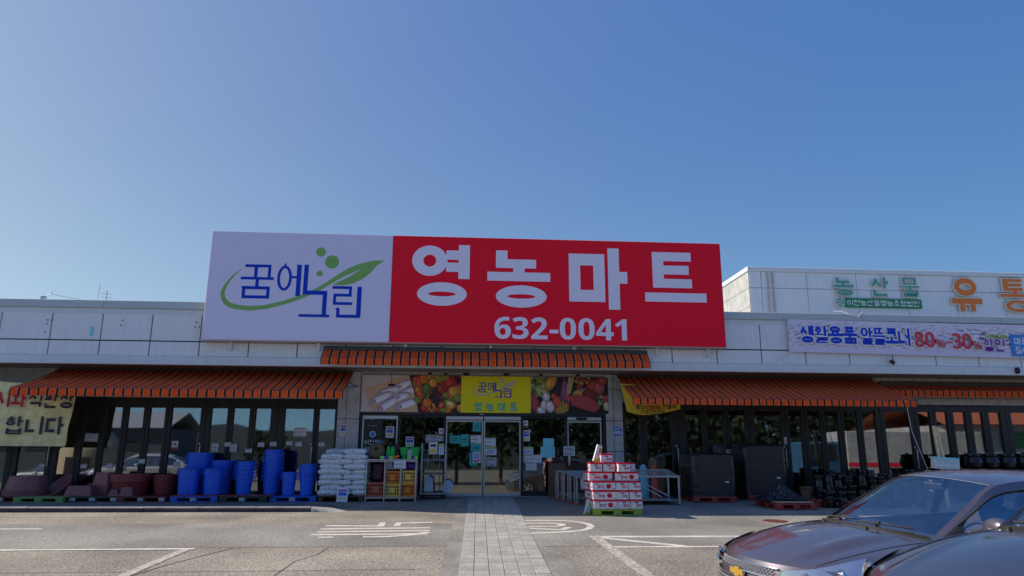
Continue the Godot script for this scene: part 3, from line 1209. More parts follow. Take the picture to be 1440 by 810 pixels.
# the mark of the shop: looped stalk with a leaf, three dots and four thin characters; coordinates as on the big sign
func logo(t: Node3D, at: Transform3D, ink: String, leaf: String, bold := 1.0) -> void:
	var g := Geo.new()
	g.xf = at
	var spine := [V2(-5.60, 5.68), V2(-5.74, 5.55), V2(-5.87, 5.38), V2(-5.96, 5.22), V2(-6.01, 5.06), V2(-5.98, 4.92), V2(-5.90, 4.80), V2(-5.78, 4.73), V2(-5.62, 4.69), V2(-5.30, 4.66), V2(-4.92, 4.70), V2(-4.45, 4.83), V2(-4.07, 4.97), V2(-3.70, 5.15), V2(-3.41, 5.33), V2(-3.13, 5.52), V2(-2.8, 5.72), V2(-2.4, 5.89)]
	var poly := PackedVector2Array()
	var back := PackedVector2Array()
	for i in spine.size():
		var d: Vector2 = (spine[mini(i + 1, spine.size() - 1)] - spine[maxi(i - 1, 0)]).normalized().orthogonal()
		var wd := .008 + .055 * sin(PI * clampf(float(i) / 15.0, 0, 1))
		if i > 11:
			wd = .05
		poly.append(spine[i] + d * wd)
		back.append(spine[i] - d * wd)
	back.reverse()
	for i in spine.size() - 1:
		var n := spine.size()
		g.quad_out(V(poly[i].x, poly[i].y, 0), V(poly[i + 1].x, poly[i + 1].y, 0), V(back[n - 2 - i].x, back[n - 2 - i].y, 0), V(back[n - 1 - i].x, back[n - 1 - i].y, 0), Vector3.BACK)
	part("stalk", g, mats[leaf], t)
	g = Geo.new()
	g.xf = at.translated_local(V(0, 0, .0006))
	g.fan(PackedVector2Array([V2(-3.27, 5.32), V2(-3.0, 5.31), V2(-2.73, 5.37), V2(-2.49, 5.50), V2(-2.30, 5.67), V2(-2.16, 5.85), V2(-1.97, 6.00), V2(-2.26, 5.99), V2(-2.62, 5.89), V2(-2.9, 5.76), V2(-3.16, 5.58), V2(-3.40, 5.41), V2(-3.38, 5.33), V2(-2.94, 5.57), V2(-2.52, 5.78), V2(-2.84, 5.55)]), 0)
	part("leaf", g, mats[leaf], t)
	for d in [[-3.61, 6.19, .125], [-3.31, 5.93, .18], [-3.61, 5.61, .08]]:
		g = Geo.new()
		g.xf = at
		var c := PackedVector2Array()
		for i in 28:
			c.append(V2(d[0] + d[2] * cos(TAU * i / 28), d[1] + d[2] * sin(TAU * i / 28)))
		g.fan(c, 0)
		part("dot", g, mats[leaf], t)
	var ring := []
	for i in 24:
		ring.append(V2(-4.49 + .15 * cos(TAU * i / 24), 5.47 + .30 * sin(TAU * i / 24)))
	var glyphs := [
		[[[V2(-5.50, 5.78), V2(-4.88, 5.78), V2(-4.88, 5.46)], false, .075], [[V2(-5.22, 5.78), V2(-5.22, 5.46)], false, .085], [[V2(-5.59, 5.45), V2(-4.76, 5.45)], false, .07], [[V2(-5.17, 5.45), V2(-5.17, 5.21)], false, .085], [[V2(-5.49, 5.20), V2(-4.88, 5.20), V2(-4.88, 4.96), V2(-5.49, 4.96)], true, .08], [[V2(-5.55, 5.215), V2(-5.46, 5.215)], false, .05]],
		[[ring, true, .07], [[V2(-4.49, 5.76), V2(-4.49, 5.86)], false, .05], [[V2(-4.36, 5.50), V2(-4.13, 5.50)], false, .06], [[V2(-4.13, 5.83), V2(-4.13, 5.0)], false, .115], [[V2(-3.95, 5.84), V2(-3.95, 5.10), V2(-3.44, 5.10), V2(-3.44, 4.50)], false, .11], [[V2(-4.2, 5.815), V2(-4.1, 5.815)], false, .04]],
		[[[V2(-4.07, 4.50), V2(-3.30, 4.50)], false, .07]],
		[[[V2(-3.26, 5.25), V2(-2.80, 5.25), V2(-2.80, 5.05), V2(-3.19, 5.05), V2(-3.19, 4.83), V2(-2.74, 4.83)], false, .075], [[V2(-2.57, 5.28), V2(-2.57, 4.50)], false, .115], [[V2(-3.09, 4.70), V2(-3.09, 4.50), V2(-2.52, 4.50)], false, .08], [[V2(-3.15, 4.69), V2(-3.06, 4.69)], false, .05]],
	]
	var k := 0
	for gl in glyphs:
		g = Geo.new()
		g.xf = at.translated_local(V(0, 0, .002))
		for s in gl:
			k += 1
			g.stroke(s[0], s[2] * bold, 1.0, .0004 * (k % 6), s[1])
		part("letter", g, mats[ink], t)


# ---------------------------------------------------------------- awnings
# striped cloth from (y0, z0) on the wall down to (y1, z1), with a hanging valance in front
func awning(label: String, x0: float, x1: float, dx: float, y0: float, z0: float, y1: float, z1: float, drop: float, stripes: int, arms: bool) -> void:
	var t := thing("striped_awning", label, "awning", V((x0 + x1) / 2, y0, z0), 0.0, "orange and black striped awnings on the shop front")
	var o := V(-(x0 + x1) / 2, -y0, -z0)
	var g := Geo.new()
	g.xf.origin = o
	var val := Geo.new()
	val.xf.origin = o
	var orange := Color(1.0, .125, .028)
	var dark := Color(.045, .035, .042)
	var cuts := []
	for i in stripes:
		cuts.append_array([[i, 0.0, .13, dark], [i, .13, .17, Color(.95, .38, .22)], [i, .17, .83, orange], [i, .83, .87, Color(.95, .38, .22)], [i, .87, 1.0, dark]])
	var at := func(f: float, s: float) -> Vector3:
		var x: float = lerpf(lerpf(x0, x1, f), lerpf(x0 - dx, x1 + dx, f), s)
		var sag: float = -.035 * sin(PI * s) * (1.0 + .25 * sin(f * 47.0)) * (z1 - z0) / 1.85
		return V(x, lerpf(y0, y1, s) + sag, lerpf(z0, z1, s))
	for c in cuts:
		var fa: float = (c[0] + c[1]) / stripes
		var fb: float = (c[0] + c[2]) / stripes
		g.col = c[3]
		var rows := []
		for s in 6:
			rows.append(PackedVector3Array([at.call(fa, s / 5.0), at.call(fb, s / 5.0)]))
		g.grid(rows)
		var a: Vector3 = at.call(fa, 1.0)
		var b: Vector3 = at.call(fb, 1.0)
		val.col = c[3]
		var wa := .022 * sin(fa * stripes * 1.9) + .012 * sin(fa * 61.0)
		var wb := .022 * sin(fb * stripes * 1.9) + .012 * sin(fb * 61.0)
		val.grid([PackedVector3Array([a + V(0, 0, .02), b + V(0, 0, .02)]), PackedVector3Array([a + V(0, -drop * .5, .022 + wa * .5), b + V(0, -drop * .5, .022 + wb * .5)]), PackedVector3Array([a + V(0, -drop, .02 + wa), b + V(0, -drop, .02 + wb)])])
	part("canopy", g, mats["awning"], t)
	part("valance", val, mats["awning"], t)
	g = Geo.new()
	g.xf.origin = o
	g.tube([V(x0 - dx, y1 - .012, z1), V(x1 + dx, y1 - .012, z1)], .022, 8)
	part("front_bar", g, mats["awning_case"], t)
	g = Geo.new()
	g.xf.origin = o
	g.span(x0, x1, y0 - .02, y0 + .10, z0 - .12, z0 + .02, .02)
	part("roller_case", g, mats["awning_case"], t)
	if arms:
		for x in [x0 + .25, (x0 + x1) / 2, x1 - .25]:
			g = Geo.new()
			g.xf.origin = o
			g.tube([V(x, y0 - .18, z0 - .05), V(x + .5, (y0 + y1) / 2 - .14, (z0 + z1) / 2), V(x, y1 - .03, z1 - .03)], .02, 6)
			part("folding_arm", g, mats["alu"], t)


func make_awnings() -> void:
	awning("long orange and black striped awning over the left windows, pulled out", -10.39, -2.79, .04, 3.20, .16, 2.56, 2.0, .19, 36, true)
	awning("narrow rolled in striped awning across the middle of the fascia under the billboard", -3.43, 4.98, 0.0, 3.66, 1.20, 3.44, 1.46, .19, 38, false)
	awning("long orange and black striped awning over the right windows beside the yellow banner", 4.39, 11.69, .04, 3.17, .16, 2.46, 2.0, .17, 39, true)
	awning("short rolled in striped awning at the far right of the shop front", 11.9, 21.0, .02, 3.03, .16, 2.88, .46, .19, 50, false)
	var g := Geo.new()
	g.tube([V(11.42, 2.45, 2.02), V(11.46, 1.7, 2.05), V(11.72, .75, 2.1)], .008, 6)
	single("awning_crank", "thin white crank rod hanging from right end of long right awning", "crank rod", g, mats["carton"])


# ---------------------------------------------------------------- banners
func sheet(g: Geo, a: Vector3, b: Vector3, c: Vector3, d: Vector3, bulge: float, nu: int, nv: int, seed_: int) -> void:
	# lower left, lower right, upper right, upper left, with soft folds
	var f := FastNoiseLite.new()
	f.seed = seed_
	f.frequency = .6
	var rows := []
	for j in nv + 1:
		var r := PackedVector3Array()
		for i in nu + 1:
			var u := float(i) / nu
			var w := float(j) / nv
			var p := d.lerp(c, u).lerp(a.lerp(b, u), w)
			p.z += bulge * (f.get_noise_2d(u * 9.0, w * 3.0) + .4 * sin(PI * w))
			r.append(p)
		rows.append(r)
	g.grid(rows)


func picture(w: int, h: int, fill: Color) -> Image:
	var im := Image.create(w, h, false, Image.FORMAT_RGB8)
	im.fill(fill)
	return im


func ball(im: Image, cx: float, cy: float, rx: float, ry: float, turn: float, c: Color, spot := .0) -> void:
	var r := maxf(rx, ry)
	var k := rng.randf()
	var depth_tone := .45 if rx < 40.0 or ry > 30.0 else .12
	for y in range(maxi(0, int(cy - r)), mini(im.get_height(), int(cy + r) + 1)):
		for x in range(maxi(0, int(cx - r)), mini(im.get_width(), int(cx + r) + 1)):
			var p := V2(x - cx, y - cy).rotated(-turn) / V2(rx, ry)
			var q := p.length_squared()
			if q > 1.0:
				continue
			var print_tone := 1.0 - depth_tone * q * q + .5 * depth_tone * exp(-(p - V2(-.35, -.4)).length_squared() * 9.0)
			var d := c * print_tone
			if spot > 0.0 and (p - V2(.1 * k, -.2)).length() < spot:
				d = d * .45
			d = (d * 1.12).lerp(Color(1, 1, 1), .06)
			im.set_pixel(x, y, Color(clampf(d.r, 0, 1), clampf(d.g, 0, 1), clampf(d.b, 0, 1)))


func wedge(im: Image, pts: Array, c: Color, rough := .12) -> void:
	var poly := PackedVector2Array(pts)
	var lo := poly[0]
	var hi := poly[0]
	for p in poly:
		lo = lo.min(p)
		hi = hi.max(p)
	for y in range(maxi(0, int(lo.y)), mini(im.get_height(), int(hi.y) + 1)):
		for x in range(maxi(0, int(lo.x)), mini(im.get_width(), int(hi.x) + 1)):
			if Geometry2D.is_point_in_polygon(V2(x, y), poly):
				var k := 1.0 + rough * rng.randf_range(-.6, .6)
				im.set_pixel(x, y, Color(clampf(c.r * k, 0, 1), clampf(c.g * k, 0, 1), clampf(c.b * k, 0, 1)))


func food_left() -> Image:
	var im := picture(576, 208, Color(.80, .70, .64))
	wedge(im, [V2(0, 0), V2(300, 0), V2(330, 208), V2(0, 208)], Color(.86, .80, .82), .05)
	wedge(im, [V2(10, 75), V2(250, 0), V2(330, 60), V2(345, 208), V2(60, 208)], Color(.90, .72, .58), .08)
	var fish := [[225, 60, .0], [150, 92, .1], [255, 98, -.05], [110, 128, .05], [205, 128, .1], [150, 165, -.1], [262, 160, .12]]
	for p in fish:
		var at := V2(p[0], p[1])
		var turn: float = -.46 + p[2]
		var along := V2(cos(turn), sin(turn))
		var tip := at + along * 66.0
		wedge(im, [tip, tip + along.rotated(.55) * 26.0, tip + along * 14.0, tip + along.rotated(-.55) * 26.0], Color(.70, .62, .70), .05)
		ball(im, at.x, at.y, 76, 24, turn, Color(.60, .54, .62))
		ball(im, at.x - along.y * -3.0, at.y + 5, 73, 19, turn, Color(.86, .80, .88))
		ball(im, at.x, at.y + 10, 60, 9, turn, Color(.96, .92, .95))
		ball(im, at.x - along.x * 56, at.y - along.y * 56 + 2, 20, 17, turn, Color(.76, .66, .72))
		ball(im, at.x - along.x * 60, at.y - along.y * 60 - 2, 4.5, 4.5, 0, Color(.20, .14, .18))
		ball(im, at.x - along.x * 34, at.y - along.y * 34 + 3, 3, 13, turn, Color(.62, .46, .52))
	# fruit heap to the right of the slanting join
	wedge(im, [V2(270, 0), V2(576, 0), V2(576, 208), V2(330, 208), V2(310, 120)], Color(.22, .10, .08))
	var fruit := [Color(.86, .42, .10), Color(.78, .20, .14), Color(.88, .58, .16), Color(.62, .10, .16), Color(.50, .52, .18), Color(.84, .30, .22)]
	for i in 95:
		var x := rng.randf_range(275, 576)
		var y := rng.randf_range(-5, 212)
		if x < 290 + (y / 208.0) * 45:
			continue
		ball(im, x, y, rng.randf_range(14, 28), rng.randf_range(13, 25), rng.randf(), fruit[i % 6], .14)
	for i in 120:
		ball(im, 425 + rng.randfn() * 24, 120 + rng.randfn() * 34, 6, 6, 0, Color(.22, .09, .17))
	for i in 60:
		ball(im, 455 + rng.randfn() * 26, 14 + rng.randfn() * 9, 6, 6, 0, Color(.60, .58, .20))
	for p in [[355, 20, 28, 0], [408, 42, 25, 2], [530, 90, 32, 2], [378, 155, 28, 0], [480, 55, 25, 3], [505, 40, 22, 1], [335, 105, 22, 5], [555, 125, 26, 4]]:
		ball(im, p[0], p[1], p[2], p[2], 0, fruit[p[3]], .14)
	ball(im, 370, 75, 24, 33, .4, Color(.36, .42, .14))
	ball(im, 515, 165, 32, 22, .3, Color(.90, .62, .25))
	ball(im, 513, 158, 26, 12, .3, Color(.95, .80, .45))
	return im


func food_right() -> Image:
	var im := picture(576, 208, Color(.10, .08, .08))
	for i in 26:
		ball(im, rng.randf_range(0, 120), rng.randf_range(0, 110), rng.randf_range(30, 60), rng.randf_range(6, 14), rng.randf_range(-1.2, 1.2), [Color(.50, .52, .22), Color(.28, .34, .14), Color(.66, .66, .42)][i % 3])
	ball(im, 150, 28, 60, 36, -.9, Color(.78, .54, .22))
	ball(im, 215, 45, 95, 24, -1.2, Color(.16, .07, .13))
	ball(im, 25, 150, 60, 34, 1.2, Color(.62, .18, .24))
	for i in 16:
		ball(im, 235 + i * 3, 60 + i * 2, 5, 70, .25 - i * .03, [Color(.48, .20, .42), Color(.62, .40, .60)][i % 2])
	wedge(im, [V2(280, 0), V2(325, 0), V2(295, 95), V2(265, 95)], Color(.78, .66, .48))
	for p in [[112, 115, 30, 26], [95, 165, 26, 34], [142, 170, 36, 34], [75, 195, 34, 22]]:
		ball(im, p[0], p[1], p[2], p[3], .3, Color(.80, .74, .76))
	for p in [[192, 140, 34], [168, 110, 18], [205, 198, 30], [275, 120, 18], [262, 170, 26], [265, 108, 15]]:
		ball(im, p[0], p[1], p[2], p[2], 0, Color(.80, .27, .17), .12)
	for i in 30:
		ball(im, 235 + rng.randfn() * 16, 182 + rng.randfn() * 14, 9, 9, 0, Color(.66, .56, .22))
	wedge(im, [V2(325, 0), V2(576, 0), V2(576, 208), V2(270, 208), V2(295, 120)], Color(.12, .10, .11), .2)
	for i in 22:
		ball(im, rng.randf_range(335, 450), rng.randf_range(0, 45), 14, 10, rng.randf(), [Color(.72, .52, .12), Color(.45, .46, .14), Color(.62, .18, .14)][i % 3])
	ball(im, 360, 62, 26, 22, 0, Color(.58, .14, .12))
	ball(im, 370, 88, 60, 18, -.1, Color(.72, .56, .20))
	wedge(im, [V2(350, 68), V2(470, 52), V2(480, 62), V2(360, 82)], Color(.50, .50, .54), .05)
	ball(im, 480, 68, 74, 60, -.2, Color(.62, .20, .20))
	ball(im, 440, 110, 62, 42, .2, Color(.48, .13, .13))
	ball(im, 510, 60, 40, 36, -.2, Color(.70, .32, .32))
	wedge(im, [V2(290, 110), V2(330, 96), V2(420, 110), V2(500, 150), V2(512, 176), V2(470, 200), V2(400, 185), V2(300, 160)], Color(.76, .30, .30), .10)
	for i in 14:
		ball(im, 520 + rng.randfn() * 14, 128 + rng.randfn() * 12, 12, 8, rng.randf(), [Color(.60, .66, .50), Color(.35, .44, .22)][i % 2])
	ball(im, 560, 120, 20, 22, 0, Color(.72, .24, .20))
	ball(im, 562, 165, 26, 28, 0, Color(.82, .72, .62))
	ball(im, 535, 22, 34, 28, 0, Color(.66, .26, .20))
	return im


func store_picture() -> Image:
	# the pale sketchy shop photograph printed behind the text of the sale banner
	var im := picture(1024, 128, Color(.70, .66, .78))
	var f := FastNoiseLite.new()
	f.seed = 77
	f.frequency = .035
	f.fractal_octaves = 5
	for y in 128:
		for x in 1024:
			var u := fposmod(x * .0042, 1.0)
			var k := f.get_noise_2d(x * 1.0, y * 2.2)
			var strength := clampf(1.2 - absf(y - 60) / 50.0, 0, 1) * (.35 + .65 * sin(PI * u))
			var c := Color(.90, .87, .95).lerp(Color(.36, .30, .42), clampf(k * 2.6 * strength, 0, .85))
			c = c.lerp(Color(.97, .94, .97), clampf(-k * 1.5 * strength, 0, .8))
			if y > 104:
				c = c.lerp(Color(.86, .84, .96), .85)
			im.set_pixel(x, y, c)
	return im


func printed(called: String, im: Image, rough := .6) -> StandardMaterial3D:
	var m := mat(called, Color.WHITE, rough)
	m.albedo_texture = ImageTexture.create_from_image(im)
	return m


func make_banners() -> void:
	# food banner above the doors
	var t := thing("food_banner", "long printed banner above doors with fish, fruit, yellow logo square, vegetables and meat", "banner", V(.8, 2.16, .12))
	var o := V(-.8, -2.16, -.12)
	var g := Geo.new()
	g.xf.origin = o
	g.span(-2.55, 4.13, 2.165, 3.155, .10, .14, .006)
	part("backing_frame", g, mats["alu"], t)
	for p in [[-2.545, .105, food_left(), "food_print_left"], [1.995, 4.12, food_right(), "food_print_right"]]:
		var im: Image = p[2]
		g = Geo.new()
		g.xf.origin = o
		g.quad_uv(V(p[0], 2.17, .146), V(p[1], 2.17, .146), V(p[1], 3.15, .146), V(p[0], 3.15, .146))
		part("picture", g, printed(p[3], im), t)
	g = Geo.new()
	g.xf.origin = o
	g.quad(V(.11, 2.17, .147), V(1.99, 2.17, .147), V(1.99, 3.15, .147), V(.11, 3.15, .147))
	part("logo_square", g, mats["yellow_print"], t)
	var k := .295
	logo(t, Transform3D(Basis().scaled(V(k, k, 1)), o + V(1.05 + 3.9 * k, 2.78 - 5.15 * k, .149)), "violet_ink", "lilac_line", 1.3)
	g = Geo.new()
	g.xf.origin = o
	write(g, "영농마트", V(.455, 2.215, .149), V2(.21, .23), .325, .15, 0.0, .022)
	part("lettering_rim", g, mats["lilac_line"], t)
	g = Geo.new()
	g.xf.origin = o
	write(g, "영농마트", V(.455, 2.215, .152), V2(.21, .23), .325, .15)
	part("lettering", g, mats["mint_ink"], t)
	# small floodlights on arms over the banner
	for x in [-1.76, -.75, -.33, .22, 1.31, 2.24, 3.25]:
		var big: bool = x in [-1.76, .22, 1.31]
		var l := thing("banner_floodlight", "small dark floodlight over the food banner, %s" % {-1.76: "hanging lowest at the left end", -.75: "second from left", -.33: "third from left", .22: "at the left corner of the yellow square", 1.31: "near the right corner of the yellow square", 2.24: "second from right", 3.25: "at the right end"}[x], "floodlight", V(x, 3.2, .06), 0.0, "floodlights over the food banner")
		g = Geo.new()
		g.tube([V(0, .03, .0), V(0, .06, .12), V(.01, .03, .26)], .008, 6)
		part("arm", g, mats["steel"], l)
		g = Geo.new()
		var dy := -.33 if x == -1.76 else -.02
		if dy < -.1:
			g.tube([V(.0, .03, .26), V(.01, dy + .05, .27)], .008, 6)
		g.box(V(.01, dy, .3), V(.17, .03, .11) if big else V(.10, .035, .08), .01, Basis(Vector3.RIGHT, .5))
		part("lamp_head", g, mats["dark"], l)
	# sale banner on the right of the fascia
	t = thing("sale_banner", "long pale printed cloth banner with blue and red sale lettering on the right fascia", "banner", V(8.87, 3.75, 1.16))
	o = V(-8.87, -3.75, -1.16)
	g = Geo.new()
	g.xf.origin = o
	sheet(g, V(8.85, 3.79, 1.185), V(18.4, 3.66, 1.185), V(18.4, 4.60, 1.185), V(8.87, 4.67, 1.185), .012, 40, 6, 5)
	part("cloth", g, printed("sale_print", store_picture(), .75), t)
	var slope := Basis(Vector3.BACK, -.010)
	for layer in [["white_ink", .075, 0.0], ["blue_ink", .008, .003]]:
		g = Geo.new()
		g.xf = Transform3D(slope, o + V(9.17, 4.035, 1.215 + layer[2]))
		write(g, "생활용품", Vector3.ZERO, V2(.385, .47), .40, .165, 0.0, layer[1])
		write(g, "알뜰코너", V(1.70, -.01, 0), V2(.34, .47), .35, .165, 0.0, layer[1])
		part("lettering", g, mats[layer[0]], t)
	for layer in [["white_ink", .06, 0.0], ["sale_red", 0.0, .006]]:
		g = Geo.new()
		g.xf = Transform3D(slope, o)
		var e: float = layer[1]
		for d in [["8", 12.45, 4.18, .28, .44], ["0", 12.75, 4.18, .28, .44], ["%", 13.05, 4.08, .27, .24], ["~", 13.30, 4.12, .2, .07], ["3", 13.52, 4.16, .27, .44], ["0", 13.81, 4.16, .28, .44], ["%", 14.10, 4.05, .27, .24]]:
			g.text_mesh(d[0], V(d[1] + .03, d[2] + .12, 1.215 + layer[2]), d[4] + e, d[3] + e, true, .004)
		part("lettering", g, mats[layer[0]], t)
	for layer in [["white_ink", .04, 0.0], ["purple_ink", 0.0, .003]]:
		g = Geo.new()
		g.xf = Transform3D(slope, o + V(14.34, 3.87, 1.215 + layer[2]))
		write(g, "할인", Vector3.ZERO, V2(.30, .36), .32, .17, 0.0, layer[1])
		part("lettering", g, mats[layer[0]], t)
	g = Geo.new()
	g.xf = Transform3D(slope, o)
	write(g, "일부품목제외", V(14.38, 4.34 + .05, 1.215), V2(.10, .10), .105, .15)
	part("lettering", g, mats["lime_ink"], t)
	g = Geo.new()
	g.xf = Transform3D(slope, o)
	g.box(V(15.66, 4.20, 1.215), V(1.12, .60, .004), .001)
	part("blue_label", g, mats["plate_blue"], t)
	g = Geo.new()
	g.xf = Transform3D(slope, o)
	write(g, "마트", V(15.2, 4.22, 1.219), V2(.2, .2), .215, .16)
	write(g, "들어", V(15.2, 3.97, 1.219), V2(.2, .2), .215, .16)
	part("lettering", g, mats["white_ink"], t)
	g = Geo.new()
	g.xf.origin = o
	g.tube([V(8.88, 3.80, 1.19), V(8.7, 3.66, 1.16), V(8.45, 3.52, 1.16)], .006, 5)
	g.tube([V(8.88, 3.80, 1.19), V(8.74, 3.60, 1.17), V(8.72, 3.50, 1.17)], .005, 5)
	g.tube([V(8.88, 4.66, 1.19), V(8.80, 4.74, 1.17)], .006, 5)
	part("tie_cord", g, mats["carton"], t)
	# yellow banner on the left, partly behind the awning
	t = thing("yellow_banner", "faded yellow cloth banner with black and red lettering hanging left of the awning", "banner", V(-10.4, 1.2, 1.1))
	o = V(10.4, -1.2, -1.1)
	g = Geo.new()
	g.xf.origin = o
	sheet(g, V(-13.6, 1.23, 1.1), V(-9.48, 1.22, 1.1), V(-9.36, 2.66, 1.1), V(-13.6, 2.92, 1.1), .06, 30, 12, 9)
	part("cloth", g, mats["yellow_cloth"], t)
	g = Geo.new()
	g.xf.origin = o
	write(g, "합니다", V(-10.93, 1.50, 1.155), V2(.42, .43), .475, .16)
	write(g, "직판장", V(-10.48, 2.13, 1.155), V2(.34, .40), .37, .15)
	part("lettering", g, mats["ink"], t)
	g = Geo.new()
	g.xf.origin = o
	write(g, "시와", V(-11.24, 2.15, 1.155), V2(.34, .44), .37, .16)
	part("lettering", g, mats["red_ink"], t)
	g = Geo.new()
	g.xf.origin = o
	g.tube([V(-10.2, 2.87, 1.1), V(-10.0, 2.95, 1.0), V(-9.95, 3.1, .8), V(-10.02, 3.24, .7)], .012, 6)
	part("tie_cord", g, mats["dark"], t)
	# yellow banner on the right, tucked under the awning
	t = thing("yellow_banner", "bright yellow banner with 100% lettering sagging under the left end of the right awning", "banner", V(4.4, 2.2, .8))
	o = V(-4.4, -2.2, -.8)
	g = Geo.new()
	g.xf.origin = o
	var rows := []
	for j in 9:
		var r := PackedVector3Array()
		for i in 21:
			var u := i / 20.0
			var low := 2.20 - .12 * sin(PI * pow(u, .8)) + .07 * u
			r.append(V(lerpf(lerpf(4.33, 4.46, j / 8.0), 5.93, u), lerpf(2.92 - .1 * u, low, j / 8.0), .80 + .05 * sin(u * 9.0 + j * .3) * (j / 8.0)))
		rows.append(r)
	g.grid(rows)
	part("cloth", g, mat("bright_cloth", C(.90, .66, .05), .7), t)
	g = Geo.new()
	g.xf.origin = o
	g.text_mesh("100%", V(5.16, 2.295, .87), .13, .42)
	part("lettering", g, mats["red_ink"], t)
	g = Geo.new()
	g.xf.origin = o
	write(g, "품질", V(4.70, 2.25, .875), V2(.11, .12), .125, .15)
	write(g, "환불제", V(5.42, 2.26, .875), V2(.11, .12), .125, .15)
	write(g, "현대그린한우", V(4.82, 2.12, .875), V2(.10, .10), .112, .15)
	part("lettering", g, mats["ink"], t)


# ---------------------------------------------------------------- goods in front of the shop
# The pavement on the left: a point given at the depth it seems to have, moved along onto the pavement.
const K := 1.0616


func lp(x: float, y: float, z: float) -> Vector3:
	return V(x * K, .927 + (y - .927) * K, 20.0 - (20.0 - z) * K)


func pallet(label: String, at: Vector3, color: String, w := 1.1, d := 1.1, stickers := 0, turn := 0.0) -> Node3D:
	var t := thing("plastic_pallet", label, "pallet", at, turn, "plastic pallets along the shop front")
	var m: Material = mats[color]
	var g := Geo.new()
	for i in 7:
		var x := -w / 2 + w * (i + .5) / 7
		g.box(V(x, .118, 0), V(w / 7 - .012, .024, d), .004)
	for z in [-d / 2 + .02, 0.0, d / 2 - .02]:
		g.box(V(0, .103, z), V(w, .02, .04), .003)
	part("deck", g, m, t)
	g = Geo.new()
	for z in [-d / 2 + .06, 0.0, d / 2 - .06]:
		g.box(V(0, .01, z), V(w, .02, .12), .003)
	part("base", g, m, t)
	for x in [-w / 2 + .085, 0.0, w / 2 - .085]:
		for z in [-d / 2 + .07, 0.0, d / 2 - .07]:
			g = Geo.new()
			g.box(V(x, .06, z), V(.165, .085, .135), .008)
			part("block", g, m, t)
	for i in stickers:
		g = Geo.new()
		g.box(V([-.02, w / 2 - .085, -w / 2 + .085][i] , .062, d / 2 + .0035), V(.12, .07, .004))
		var s := part("sticker", g, mats["paper"], t)
		g = Geo.new()
		for r in 2:
			g.box(V([-.02, w / 2 - .085, -w / 2 + .085][i], .075 - .026 * r, d / 2 + .007), V(.085, .011, .002))
		part("print", g, mats["ink"], s)
	return t


func tub_shape(r0: float, r1: float, h: float, rim: float) -> Geo:
	var g := Geo.new()
	g.lathe([V2(0, 0), V2(r0 - .012, 0), V2(r0, .012), V2(lerpf(r0, r1, .72), h * .72), V2(lerpf(r0, r1, .72) + .007, h * .725), V2(lerpf(r0, r1, .78) + .007, h * .78), V2(lerpf(r0, r1, .78), h * .785), V2(r1 - .002, h - rim), V2(r1 + .016, h - rim), V2(r1 + .02, h - .006), V2(r1 + .012, h), V2(r1 - .004, h), V2(r0 - .008, .02), V2(0, .02)], 26)
	return g


# nested tubs, each one a thing, standing at a point
func tub_stack(what: String, where: String, at: Vector3, r0: float, r1: float, h: float, n: int, gap: float, m: String, handles: bool) -> void:
	var first: Node3D
	for i in n:
		var pos := "" if n == 1 else (("topmost in " if i == n - 1 else "lowest in " if i == 0 else nth(i) + " up in "))
		var label := "%s %s%s" % [what, pos if n > 1 else "", where]
		var p := at + V(rng.randf_range(-.004, .004), gap * i, rng.randf_range(-.004, .004))
		if first:
			dup(first, "plastic_tub", label, p, rng.randf_range(0, .4), "nested plastic tubs by the left windows")
			continue
		first = thing("plastic_tub", label, "tub", p, 0.0, "nested plastic tubs by the left windows")
		part("body", tub_shape(r0, r1, h, .035 if r1 < .3 else .05), mats[m], first)
		if handles:
			for s in [-1, 1]:
				var g := Geo.new()
				g.box(V(s * (r1 + .025), h - .09, 0), V(.03, .05, .07), .008)
				g.box(V(s * (r1 + .035), h - .13, 0), V(.012, .05, .05), .004)
				part("handle", g, mats[m], first)


func frustum(g: Geo, w0: float, w1: float, d0: float, d1: float, y0: float, y1: float) -> void:
	var a := [V(-w0, y0, d0) , V(w0, y0, d0), V(w0, y0, -d0), V(-w0, y0, -d0)]
	var b := [V(-w1, y1, d1), V(w1, y1, d1), V(w1, y1, -d1), V(-w1, y1, -d1)]
	for i in 4:
		var j := (i + 1) % 4
		g.quad(a[i], a[j], b[j], b[i])
	g.quad(b[0], b[1], b[2], b[3])
	g.quad(a[3], a[2], a[1], a[0])


